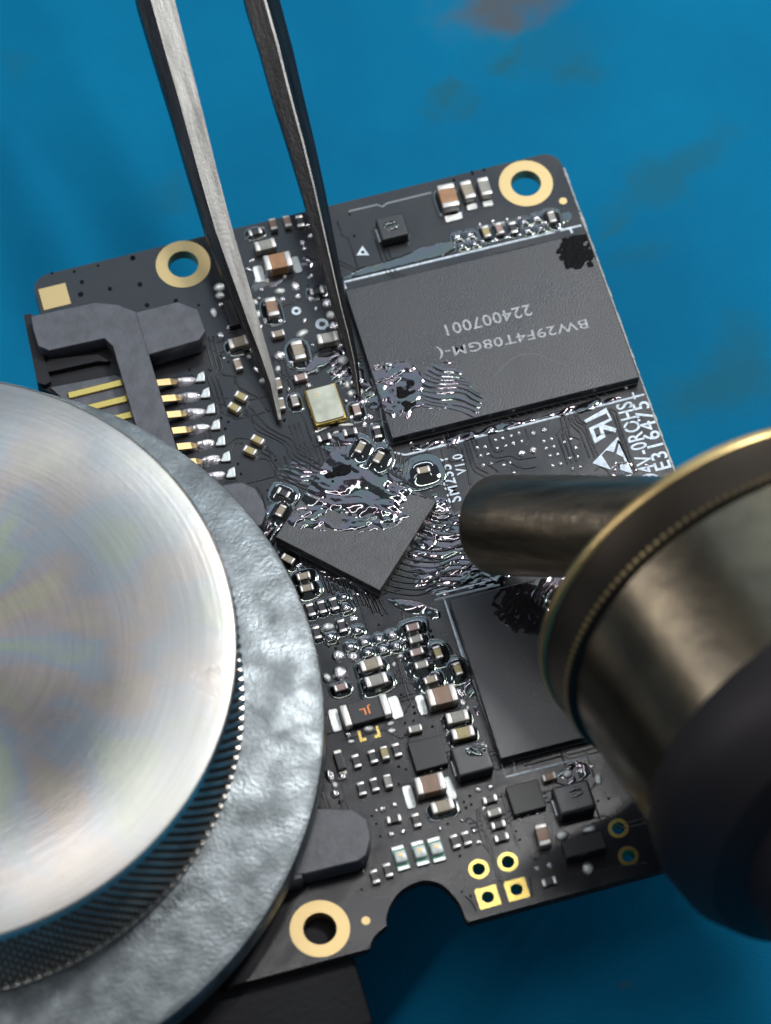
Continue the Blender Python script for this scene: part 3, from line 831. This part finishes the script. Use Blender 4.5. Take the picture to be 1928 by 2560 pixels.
# ------------------------------------------------------------------ flux
def fbm(p, o=3):
    s, a = 0.0, 1.0
    for k in range(o):
        s += a * noise.noise(p); p = p * 2.03 + Vector((3.1, 1.7, .3)); a *= .5
    return s
def ridge(p, o=2):
    s, a = 0.0, 1.0
    for k in range(o):
        s += a * (1.0 - abs(noise.noise(p)) * 2.0); p = p * 2.1 + Vector((7.7, 2.2, 0)); a *= .5
    return s
def flux_patch(name, centre, half, z, amp, freq, turn=0.0, stretch=1.0, base=0.010, step=0.0075, m='flux', seed=0.0, edge=0.5, inside=None, warp=0.35, comb=0.35, curl=1.3):
    """a lumpy wet film: a height field over a ragged oval"""
    c = L(*centre, z)
    ax, ay = half
    nx, ny = int(2.5 * ax / step), int(2.5 * ay / step)
    ct, st = math.cos(turn), math.sin(turn)
    idx, v, f = {}, [], []
    H = {}
    for j in range(ny + 1):
        for i in range(nx + 1):
            u, w = (i / nx - .5) * 2.5 * ax, (j / ny - .5) * 2.5 * ay
            x, y = u * ct - w * st, u * st + w * ct
            d = math.hypot(u / ax, w / ay) + edge * fbm(Vector((x * 3.1, y * 3.1, seed)), 4)
            if d > 1.06: continue
            if inside and not inside(c.x + x, c.y + y): continue
            k = min(1.0, max(0.0, (1.0 - d) / 0.35)); k = k * k * (3 - 2 * k)
            wx = u + warp * noise.noise(Vector((x * 4, y * 4, seed + 5))) * .12
            wy = w + warp * noise.noise(Vector((x * 4, y * 4, seed + 9))) * .12
            fb = fbm(Vector((wx * freq * .30 / stretch, wy * freq * .30, seed)), 3)
            hh = .5 + .5 * math.sin(2 * math.pi * (wy * freq * comb + curl * fb))
            hh = hh * (.62 + .38 * noise.noise(Vector((x * 6, y * 6, seed + 2)))) + .08 * noise.noise(Vector((x * 30, y * 30, seed)))
            idx[(i, j)] = len(v)
            v.append((x, y, -0.004 + k * (base + amp * hh)))
    for (i, j) in idx:
        if (i + 1, j) in idx and (i, j + 1) in idx and (i + 1, j + 1) in idx:
            f.append((idx[(i, j)], idx[(i + 1, j)], idx[(i + 1, j + 1)], idx[(i, j + 1)]))
    if not f: return None
    o = part(name, mesh(name, v, f, True), M[m], (c.x, c.y, z))
    o['kind'] = 'stuff'
    return o
def in_chip(C, sx, sy):
    ca, sa = math.cos(-C.rotation_euler.z), math.sin(-C.rotation_euler.z)
    def t(x, y):
        dx, dy = x - C.location.x, y - C.location.y
        return abs(dx * ca - dy * sa) < sx / 2 - .004 and abs(dx * sa + dy * ca) < sy / 2 - .004
    return t
# on the controller: broad dark curls fading to fine wrinkles
IN1, IN2, IN3 = in_chip(C1, c1x, c1y), in_chip(C2, c2x, c2y), in_chip(C3, c3x, c3y)
flux_patch('flux_residue', (880, 1215), (.56, .30), .105, 0.014, 13, R(-36), 2.2, seed=1.3, inside=IN3, base=.012)
flux_patch('flux_residue', (890, 1285), (.62, .16), .105, 0.007, 24, R(-12), 1.3, seed=4.1, inside=IN3, base=.003)
# on the memory chip's corner: combed wrinkles and a burnt hole
flux_patch('flux_residue', (1110, 985), (.33, .27), .10, 0.0055, 25, R(-32), 3.0, seed=2.2, inside=IN1, base=.003, comb=1.0, curl=.8)
flux_patch('flux_residue', (1000, 990), (.24, .36), .10, 0.008, 20, R(10), 1.2, seed=6.2, inside=IN1, base=.004)
flux_patch('burnt_flux', (1016, 985), (.09, .17), .102, .010, 16, R(-20), 1, seed=3.7, m='burnt', base=.002, edge=.7)
flux_patch('burnt_flux', (1432, 640), (.22, .20), .10, .006, 14, 0, 1, seed=8.3, m='burnt', base=.004, edge=.62, inside=IN1)
flux_patch('flux_film', (1425, 655), (0.25, 0.22), .10, .003, 22, 0, 1, seed=8.9, m='flux_clear', base=.001, edge=.6, inside=IN1)
flux_patch('flux_residue', (1285, 1525), (.27, .26), .10, .0038, 20, R(20), 1.3, seed=9.1, inside=IN2, base=.004, m='flux_clear')
flux_patch('flux_residue', (1370, 1480), (.22, .14), .10, 0.007, 20, R(40), 3.0, seed=5.1, inside=IN2, base=.004, comb=1.0)
# on the board round the controller
flux_patch('flux_residue', (1120, 1370), (.34, .42), 0, 0.0075, 19, R(-20), 1.6, seed=11.0, base=.005)
flux_patch('flux_residue', (1165, 1425), (.36, .20), 0, 0.006, 26, R(-10), 1.2, seed=12.0, base=.005)
flux_patch('flux_residue', (940, 1165), (.55, .15), 0, 0.009, 14, R(-45), 1.8, seed=13.0, base=.005)
flux_patch('flux_residue', (770, 1190), (.30, .13), 0, 0.006, 24, R(-30), 2.4, seed=14.0, base=.003, comb=1.0)
flux_patch('flux_residue', (655, 1340), (.30, .12), 0, 0.0236, 13.7, R(48), 2.0, seed=15.0, base=.004)
flux_patch('flux_residue', (1085, 1300), (.10, .25), 0, 0.0236, 13.7, R(-30), 2.0, seed=16.0, base=.004)
flux_patch('flux_residue', (1180, 1088), (.60, .05), 0, 0.0164, 16.7, R(0), 1.5, seed=17.0, base=.004)
flux_patch('flux_residue', (1420, 1028), (.50, .04), 0, 0.0164, 16.7, R(0), 1.5, seed=18.0, base=.004)
flux_patch('flux_residue', (905, 970), (.13, .42), 0, 0.0164, 15.2, R(20), 1.3, seed=19.0, base=.002)
flux_patch('flux_residue', (800, 905), (.28, .12), 0, 0.0189, 13.7, R(10), 1.3, seed=20.0, base=.002)
flux_patch('flux_residue', (760, 740), (.36, .34), 0, 0.0055, 17, R(10), 1.4, seed=21.0, base=.0, edge=.9, m='flux_clear')
flux_patch('flux_residue', (700, 690), (.30, .10), 0, 0.0118, 12.2, R(10), 2, seed=22.0, base=.0, edge=.7, m='flux_clear')
flux_patch('flux_residue', (835, 1450), (.32, .07), 0, 0.0141, 16.7, R(-44), 2, seed=23.0, base=.002)
flux_patch('flux_residue', (1040, 1525), (.24, .07), 0, 0.0189, 13.7, R(-40), 2.5, seed=24.0, base=.003)
flux_patch('flux_residue', (930, 1610), (.46, .20), 0, 0.0045, 22, R(6), 1.3, seed=25.0, base=.0, edge=.8, m='flux_clear')
flux_patch('flux_residue', (900, 1530), (.4, .14), 0, 0.0045, 22, R(-40), 2.2, seed=26.0, base=.0, edge=.8, m='flux_clear')
above = lambda x, y: y > L(1150, 636).y + .022
flux_patch('flux_pool', (1050, 640), (.60, .07), 0, .002, 7, R(4), 2, seed=27.0, base=.010, m='flux_pool', inside=above)
flux_patch('flux_pool', (1270, 580), (.55, .11), 0, .003, 7, R(2), 2, seed=28.0, base=.006, m='flux_pool', edge=.3, inside=above)
flux_patch('flux_residue', (1560, 1175), (.12, .08), 0, 0.0141, 15.2, R(2), 1.2, seed=29.0, base=.002, m='flux_clear')
flux_patch('flux_residue', (1450, 1930), (.18, .08), 0, 0.0189, 13.7, R(2), 1.2, seed=30.0, base=.003)
flux_patch('flux_residue', (1170, 1720), (.05, .30), 0, 0.0118, 13.7, R(2), 1.2, seed=31.0, base=.003)
flux_patch('burnt_flux', (845, 1180), (.16, .10), .118, .014, 16, 0, 1, seed=33.3, m='burnt', base=.002, edge=1.0, inside=IN3)
# burnt crumbs on the three inductors
for n, dx, dy, s in ((n1, .05, .05, .075), (n2, .02, .03, .06), (n3, .0, .02, .07)):
    h = .13 if n is not n3 else .10
    o = flux_patch('burnt_flux', (964, 1280), (s, s * .8), h, .016, 22, 0, 1, seed=40 + dx * 100, m='flux_pool', base=.002, step=.006)
    o.location = (n.location.x + dx, n.location.y + dy, h)
# meniscus pools round the parts that sat in flux
def pool(cx, cy, rz, l, w, h, r):
    v, f = [], []
    n = 28
    prof = [(r * 1.25, -.002), (r * 1.15, .006), (r * 1.02, .004), (r * .7, .008), (r * .35, .016), (0.004, min(h * .75, .034))]
    for (d, z) in prof:
        for k in range(n):
            a = 2 * math.pi * k / n
            ca, sa = math.cos(a), math.sin(a)
            sx = (abs(ca) ** .45) * math.copysign(1, ca) * l / 2
            sy = (abs(sa) ** .45) * math.copysign(1, sa) * w / 2
            j = 1 + .22 * noise.noise(Vector((cx * 7 + ca, cy * 7 + sa, 3))) + .08 * math.sin(3 * a + cx * 9)
            v.append((sx + ca * d * j, sy + sa * d * j, z))
    for j in range(len(prof) - 1):
        for k in range(n):
            f.append((j * n + k, j * n + (k + 1) % n, (j + 1) * n + (k + 1) % n, (j + 1) * n + k))
    part('flux_pool', mesh('flux_pool', v, f, True), M['flux_pool'], (cx, cy, 0), rz)
for a in POOL: pool(*a)
for (x, y, r) in BALLS[7:18] + BALLS[32:40]:
    q = L(x, y, r * .7); pool(q.x, q.y, 0, r * 1.3, r * 1.3, .02, .036)

# ------------------------------------------------------------------ clamp holding the board
W = {}
W['zinc'] = mat('galvanised washer', (0.46, 0.50, 0.53), 0.40, 0.85)
vary(W['zinc'], 5, 0.34, 0.54, 0.35, 0.65, 6, sock='Roughness')
vz = vary(W['zinc'], 6.0, (0.09, 0.104, 0.11), (0.19, 0.215, 0.228), 0.30, 0.70, 12)
grain(W['zinc'], 14, 0.09, 0.04, 8)
grain(W['zinc'], 34, 0.20, 0.02, 5)
W['knurl'] = mat('oiled knurled steel', (0.34, 0.32, 0.29), 0.26, 1.0)
vary(W['knurl'], 3, (0.42, 0.40, 0.37), (0.72, 0.69, 0.63), 0.35, 0.7)
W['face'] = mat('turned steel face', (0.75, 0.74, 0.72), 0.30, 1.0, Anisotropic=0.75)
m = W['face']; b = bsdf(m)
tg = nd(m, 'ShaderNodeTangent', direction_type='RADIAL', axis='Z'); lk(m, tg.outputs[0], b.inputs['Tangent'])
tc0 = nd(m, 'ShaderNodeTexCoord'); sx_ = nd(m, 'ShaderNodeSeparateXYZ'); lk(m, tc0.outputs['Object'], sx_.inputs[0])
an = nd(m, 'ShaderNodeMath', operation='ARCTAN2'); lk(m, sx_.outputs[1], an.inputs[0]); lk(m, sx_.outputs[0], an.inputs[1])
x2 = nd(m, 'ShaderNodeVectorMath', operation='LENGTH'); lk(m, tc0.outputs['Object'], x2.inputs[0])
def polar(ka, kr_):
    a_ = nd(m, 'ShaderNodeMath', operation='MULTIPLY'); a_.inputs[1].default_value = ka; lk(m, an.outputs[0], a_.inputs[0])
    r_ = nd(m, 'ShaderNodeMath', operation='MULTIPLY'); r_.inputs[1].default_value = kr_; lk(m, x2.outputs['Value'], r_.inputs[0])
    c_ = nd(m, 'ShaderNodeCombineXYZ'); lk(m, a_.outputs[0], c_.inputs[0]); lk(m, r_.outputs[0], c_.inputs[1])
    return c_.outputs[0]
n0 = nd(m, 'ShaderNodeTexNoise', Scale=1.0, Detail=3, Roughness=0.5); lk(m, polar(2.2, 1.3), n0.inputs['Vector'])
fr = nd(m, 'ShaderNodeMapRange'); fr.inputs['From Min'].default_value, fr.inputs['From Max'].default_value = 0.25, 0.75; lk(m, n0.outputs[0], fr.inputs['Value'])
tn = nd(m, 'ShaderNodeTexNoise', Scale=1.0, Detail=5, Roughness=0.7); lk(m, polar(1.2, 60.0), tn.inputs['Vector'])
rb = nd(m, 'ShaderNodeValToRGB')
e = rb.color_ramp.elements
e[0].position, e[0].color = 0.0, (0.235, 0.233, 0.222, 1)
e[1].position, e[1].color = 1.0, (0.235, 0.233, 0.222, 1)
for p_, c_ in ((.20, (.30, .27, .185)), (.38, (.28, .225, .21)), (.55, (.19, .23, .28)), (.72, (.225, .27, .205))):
    x = rb.color_ramp.elements.new(p_); x.color = (*c_, 1)   # rainbow sheen of the turned face, painted into its base colour
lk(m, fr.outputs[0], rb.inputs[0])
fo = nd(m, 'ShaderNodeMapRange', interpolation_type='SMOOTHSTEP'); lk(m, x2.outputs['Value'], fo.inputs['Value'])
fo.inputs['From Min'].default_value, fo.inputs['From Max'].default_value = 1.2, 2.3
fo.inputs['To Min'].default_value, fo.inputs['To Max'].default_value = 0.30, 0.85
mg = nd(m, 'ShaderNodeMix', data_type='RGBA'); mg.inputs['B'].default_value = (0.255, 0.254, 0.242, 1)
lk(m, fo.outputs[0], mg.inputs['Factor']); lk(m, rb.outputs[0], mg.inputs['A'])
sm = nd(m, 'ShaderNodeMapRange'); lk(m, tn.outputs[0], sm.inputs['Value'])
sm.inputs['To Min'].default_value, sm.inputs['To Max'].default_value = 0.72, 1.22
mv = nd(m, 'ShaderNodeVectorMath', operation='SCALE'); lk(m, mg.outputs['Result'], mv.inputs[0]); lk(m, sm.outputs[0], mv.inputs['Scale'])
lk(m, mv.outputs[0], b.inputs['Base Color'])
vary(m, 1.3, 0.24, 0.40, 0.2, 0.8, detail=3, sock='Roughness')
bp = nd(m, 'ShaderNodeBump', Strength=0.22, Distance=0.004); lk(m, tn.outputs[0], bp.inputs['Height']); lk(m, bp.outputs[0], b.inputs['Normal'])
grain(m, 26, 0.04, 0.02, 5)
W['black'] = mat('black painted steel', (0.005, 0.0055, 0.007), 0.55, spec=0.15)
grain(W['black'], 20, 0.3, 0.01)
W['stain'] = mat('dark scuff', (0.10, 0.09, 0.08), 0.6, 0.5)

zw0, zw1 = HC + 0.012, HC + 0.27
zn1 = zw1 + 0.98
wc = Vector((-3.07, -1.85, 0)); wr = 2.663
kc = Vector((-3.034, -1.757, 0)); kr = 2.085
print('washer', wc, wr, 'nut', kc, kr)
CL = empty('board_clamp', (kc.x, kc.y, 0))
tag(CL, 'steel clamp with a knurled round nut over a thick galvanised washer', 'clamp')
def cpart(name, me, m, world, parent=None):
    o = link(name, me, m, parent or CL)
    o.location = Vector(world) - Vector((kc.x, kc.y, 0)) if parent is None else world
    return o
hb = 0.05
wme = lathe_me('washer', [(0, .5), (0, wr - .03), (.03, wr), (zw1 - zw0 - hb, wr), (zw1 - zw0 - hb * .35, wr - hb * .25), (zw1 - zw0, wr - hb * 1.1), (zw1 - zw0, .5), (0, .5)], 160)
cpart('washer', sharp(wme, 40), W['zinc'], (wc.x, wc.y, BZ + zw0))
# knurled nut: a diamond pattern cut into the rim, a turned face on top
NT = 180; NU = NT * 8; NV = 108; hn = zn1 - zw1
kv, kf = [], []
for j in range(NV + 1):
    z = hn * j / NV
    for i in range(NU):
        a = 2 * math.pi * i / NU
        s = a * NT / (2 * math.pi); t = 0.5 * z / (2 * math.pi * kr / NT)
        d1_ = abs(((s + t) % 1) - .5) * 2; d2_ = abs(((s - t) % 1) - .5) * 2
        dp = -0.062 * max(1 - min(d1_, d2_) * 1.25, 0)
        ed = min(z, hn - z)
        if ed < .05: dp = -0.01 - (.05 - ed) * .5
        kv.append(((kr + dp) * math.cos(a), (kr + dp) * math.sin(a), z))
for j in range(NV):
    for i in range(NU):
        kf.append((j * NU + i, j * NU + (i + 1) % NU, (j + 1) * NU + (i + 1) % NU, (j + 1) * NU + i))
W['groove_shade'] = mat('painted shade in the knurling', (0.02, 0.017, 0.015), 0.6)  # darker groove colour stands in for shade between the knurl tips
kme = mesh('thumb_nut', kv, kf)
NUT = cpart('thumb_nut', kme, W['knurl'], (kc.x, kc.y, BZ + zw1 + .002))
kme.materials.append(W['groove_shade'])
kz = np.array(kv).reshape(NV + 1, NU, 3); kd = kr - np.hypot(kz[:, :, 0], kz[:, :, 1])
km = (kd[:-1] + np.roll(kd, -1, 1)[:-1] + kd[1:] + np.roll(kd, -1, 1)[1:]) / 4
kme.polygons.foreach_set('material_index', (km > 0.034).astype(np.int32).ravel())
fprof = [(hn - .028, kr - .03), (hn - .008, kr - .028), (hn, kr - .05), (hn - .004, kr * .6), (hn - .006, .3), (hn - .006, .001)]
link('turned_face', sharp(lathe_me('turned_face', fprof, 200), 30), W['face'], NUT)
# bolt, lower jaw and rail under the board, mostly hidden
link('bolt', lathe_me('bolt', [(-zw1 - .5, .42), (.001, .42)], 32), W['black'], NUT)
def cbox(name, c, sx, sy, z0, h, rz):
    me = sharp(box_me(name, sx, sy, h, .04, 2), 40)
    o = cpart(name, me, W['black'], (c[0], c[1], z0)); o.rotation_euler = (0, 0, rz)
c = P(540, 2420, -0.3)
cbox('lower_jaw', (kc.x + .6, kc.y - .3), 3.6, 4.6, BZ - .62, .50, TH)
ra, rb_ = P(790, 2440, -.7), P(745, 2900, -.7)
mid = (ra + rb_) / 2
cbox('rail', (mid.x - .40, mid.y), .8, 4.2, .02, .765, R(-7))

# ------------------------------------------------------------------ tweezers
T = {}
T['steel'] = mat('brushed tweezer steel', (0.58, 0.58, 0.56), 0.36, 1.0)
tax = tuple((P(389, 0, 1.0) - P(698, 1049, .06)).normalized())
streaks(T['steel'], tax, 16, 0.10, (0.14, 0.14, 0.135), (0.27, 0.27, 0.26), 0.22)
grain(T['steel'], 40, 0.15, 0.01)
T['dark'] = mat('shaded tweezer steel', (0.13, 0.125, 0.125), 0.36, 1.0)  # same steel, darkened to paint in shade on the side faces
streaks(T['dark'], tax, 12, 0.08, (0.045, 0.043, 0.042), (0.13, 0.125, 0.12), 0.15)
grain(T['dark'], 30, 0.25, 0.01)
TW = empty('tweezers', P(800, 1020, 0))
tag(TW, 'steel tweezers reaching in from the top with open pointed tips', 'tweezers')
def arm(stations, prof, name, far):
    pts, ws = [], []
    for (x, y, w, z) in stations:
        pts.append(P(x, y, z)); ws.append((w + max(0, 40 - w) * .22) / 375.0)
    d = (pts[-1] - pts[-2]).normalized()
    e0 = pts[-1]
    for t, ww in ((1.5, 1.06), (3.2, 1.15), (5.5, 1.3), (8.0, 1.3), (9.5, 1.2)):     # the rest of the arm, out of the picture
        k = t / 9.5
        pts.append((e0 + d * t).lerp(Vector((far.x, far.y, far.z)) - d * (9.5 - t), k * k)); ws.append(ws[-1] if t > 5 else ws[4 if len(ws) > 4 else -1] * ww)
    v, f = [], []
    n = len(prof)
    for i, p in enumerate(pts):
        a, b_ = pts[max(i - 1, 0)], pts[min(i + 1, len(pts) - 1)]
        ax = (b_ - a).normalized()
        s = ax.cross(Vector((0, 0, 1))).normalized()
        u = s.cross(ax).normalized()
        for (pu, pv) in prof:
            q = p + s * (pu * ws[i] / 2) + u * (pv * ws[i] / 2)
            v.append(q - TW.location)
    for i in range(len(pts) - 1):
        for k in range(n):
            f.append((i * n + k, i * n + (k + 1) % n, (i + 1) * n + (k + 1) % n, (i + 1) * n + k))
    f.append(tuple(range(n))[::-1]); f.append(tuple(range((len(pts) - 1) * n, len(pts) * n)))
    me = mesh(name, v, f)
    bm = bmesh.new(); bm.from_mesh(me)
    bmesh.ops.recalc_face_normals(bm, faces=bm.faces); bm.to_mesh(me); bm.free()
    return me
def zt(y): return 0.06 + (1049 - y) / 1049 * 0.95
far = (P(389, 0, 1.0) + P(658, 0, 1.0)) / 2 + (P(524, 0, 1.0) - P(800, 1000, .06)).normalized() * 9.5
la = [(698,1049,6), (690,1010,13), (679,958,22), (655,885,34), (629,814,46), (590,700,60), (547,575,73), (506,430,80), (468,287,87), (430,150,95), (389,0,103)]
ra_ = [(897,985,6), (892,950,12), (884,900,20), (868,830,31), (851,766,39), (822,640,52), (785,479,66), (755,360,77), (722,240,87), (692,120,93), (658,0,98)]
lm = arm([(x, y, w, zt(y)) for x, y, w in la], [(-1, -1.1), (-.92, -.5), (-.28, .30), (.98, .30), (1.0, -1.1)], 'left_arm', far)
rm = arm([(x, y, w, zt(y + 60)) for x, y, w in ra_], [(-1.0, -1.0), (-.95, -.6), (-.02, .42), (.12, .42), (1.0, -.55), (1.0, -1.1)], 'right_arm', far)
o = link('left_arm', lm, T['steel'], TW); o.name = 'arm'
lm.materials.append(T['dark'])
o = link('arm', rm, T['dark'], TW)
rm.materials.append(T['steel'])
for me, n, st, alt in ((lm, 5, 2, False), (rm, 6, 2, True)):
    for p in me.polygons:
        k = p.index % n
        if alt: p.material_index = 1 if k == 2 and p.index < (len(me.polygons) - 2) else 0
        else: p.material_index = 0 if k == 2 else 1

# ------------------------------------------------------------------ hot air gun
H_ = {}
H_['bronze'] = mat('heat stained nozzle', (0.17, 0.14, 0.10), 0.31, 1.0)
streaks(H_['bronze'], (.807, -.282, .52), 6, 0.10, (0.10, 0.085, 0.062), (0.32, 0.265, 0.195), 0.25)
grain(H_['bronze'], 9, 0.18, 0.03, 6)
H_['brass'] = mat('tarnished brass barrel', (0.34, 0.25, 0.12), 0.27, 1.0)
vary(H_['brass'], 2.4, (0.072, 0.064, 0.048), (0.15, 0.128, 0.088), 0.3, 0.8, 7)
grain(H_['brass'], 6, 0.12, 0.03)
H_['black'] = mat('black handle', (0.008, 0.006, 0.007), 0.5, spec=0.3)
H_['front'] = mat('shaded front plate', (0.030, 0.024, 0.018), 0.42, 0.8, spec=0.3)  # metal darkened in its colour to stand for the flange's shaded side
br_d = (RT * math.cos(R(59)) - UP * math.sin(R(59))) * math.cos(R(37)) - FW * math.sin(R(37))     # from front plate to handle
tip = P(1232, 1312, 0.62)
front = P(1825, 1443, 1.9)
elbow = front - br_d * 0.45
nz_d = (elbow - tip).normalized()                                                              # from the tip back
nz_l = (elbow - tip).length
rel = front - CAM
print('front at', 964 + FPX * rel.dot(RT) / rel.dot(FW), 1280 - FPX * rel.dot(UP) / rel.dot(FW))
HG = empty('hot_air_gun', front)
tag(HG, 'hot air gun with a bent tarnished nozzle, brass barrel and black handle', 'hot air gun')
def along(d):
    return d.to_track_quat('Z', 'Y').to_matrix().to_4x4()
def hpart(name, me, m, d, parent=None):
    me.transform(along(d))
    return link(name, me, m, parent or HG)
# bent tube: outer wall, lip and inner wall swept along the nozzle line
path = [tip + nz_d * t for t in (0.0, .04, .3, .6, .9, nz_l - .5)]
for k in range(1, 9):
    t = k / 8
    a, b_ = tip + nz_d * (nz_l - .5), front + br_d * .05
    path.append((1 - t) ** 2 * a + 2 * t * (1 - t) * elbow + t * t * b_)
def sweep(path, radii, n=40):
    v, f = [], []
    up = Vector((0, 0, 1))
    for i, p in enumerate(path):
        a, b_ = path[max(i - 1, 0)], path[min(i + 1, len(path) - 1)]
        ax = (b_ - a).normalized()
        s = ax.cross(up).normalized(); u = s.cross(ax)
        for k in range(n):
            t = 2 * math.pi * k / n
            v.append(p + (s * math.cos(t) + u * math.sin(t)) * radii[i] - front)
    for i in range(len(path) - 1):
        for k in range(n):
            f.append((i * n + k, i * n + (k + 1) % n, (i + 1) * n + (k + 1) % n, (i + 1) * n + k))
    return v, f
rad = [.335, .348] + [.35] * (len(path) - 2)
v, f = sweep(path, rad)
v2, f2 = sweep(path[:6], [.305] * 6)
nb = len(v)
f += [tuple(x + nb for x in q[::-1]) for q in f2]; v += v2
for k in range(40): f.append((k, nb + k, nb + (k + 1) % 40, (k + 1) % 40))
link('nozzle', sharp(mesh('nozzle', v, f), 40), H_['bronze'], HG)
RF, RB = 1.39, 1.31
H_['rim'] = mat('worn brass rim', (0.42, 0.31, 0.14), 0.34, 1.0)
grain(H_['rim'], 25, 0.2, 0.01)
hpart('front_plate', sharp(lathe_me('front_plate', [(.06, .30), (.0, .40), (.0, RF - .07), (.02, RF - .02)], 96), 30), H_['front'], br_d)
brl = hpart('barrel', sharp(lathe_me('barrel', [(.36, RB + .004), (.42, RB), (1.38, RB - .03), (1.40, RB - .3)], 128), 30), H_['brass'], br_d)
hpart('rim', sharp(lathe_me('rim', [(.015, RF - .03), (.02, RF - .01), (.05, RF), (.08, RF - .01), (.09, RF - .03)], 128), 40), H_['rim'], br_d)
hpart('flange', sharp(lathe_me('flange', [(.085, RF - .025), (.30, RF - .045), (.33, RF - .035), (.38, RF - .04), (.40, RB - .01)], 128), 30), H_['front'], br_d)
# milled beads round the rim
bv, bf = [], []
for k in range(150):
    a = 2 * math.pi * k / 150
    c_ = Vector(((RF - .040) * math.cos(a), (RF - .040) * math.sin(a), .352)); b0 = len(bv)
    er, et, ez = Vector((math.cos(a), math.sin(a), 0)), Vector((-math.sin(a), math.cos(a), 0)), Vector((0, 0, 1))
    for q in (-et, ez, et, -ez): bv.append(c_ + q * .022)
    bv.append(c_ + er * .02)
    for j in range(4): bf.append((b0 + j, b0 + (j + 1) % 4, b0 + 4))
me = mesh('milled_rim', bv, bf); me.transform(along(br_d)); link('milled_rim', me, H_['rim'], brl)
hpart('collar', sharp(lathe_me('collar', [(1.32, .8), (1.36, RB - .06), (1.40, RB + .0), (1.62, RB + .05), (1.85, RB + .02), (2.05, RB - .10), (2.15, RB - .3)], 96), 30), H_['black'], br_d)
hpart('handle', sharp(lathe_me('handle', [(2.0, .6), (2.05, 1.02), (3.4, 1.02), (6.5, 1.0), (9.0, .9), (9.3, .6), (9.35, .001)], 64), 30), H_['black'], br_d)
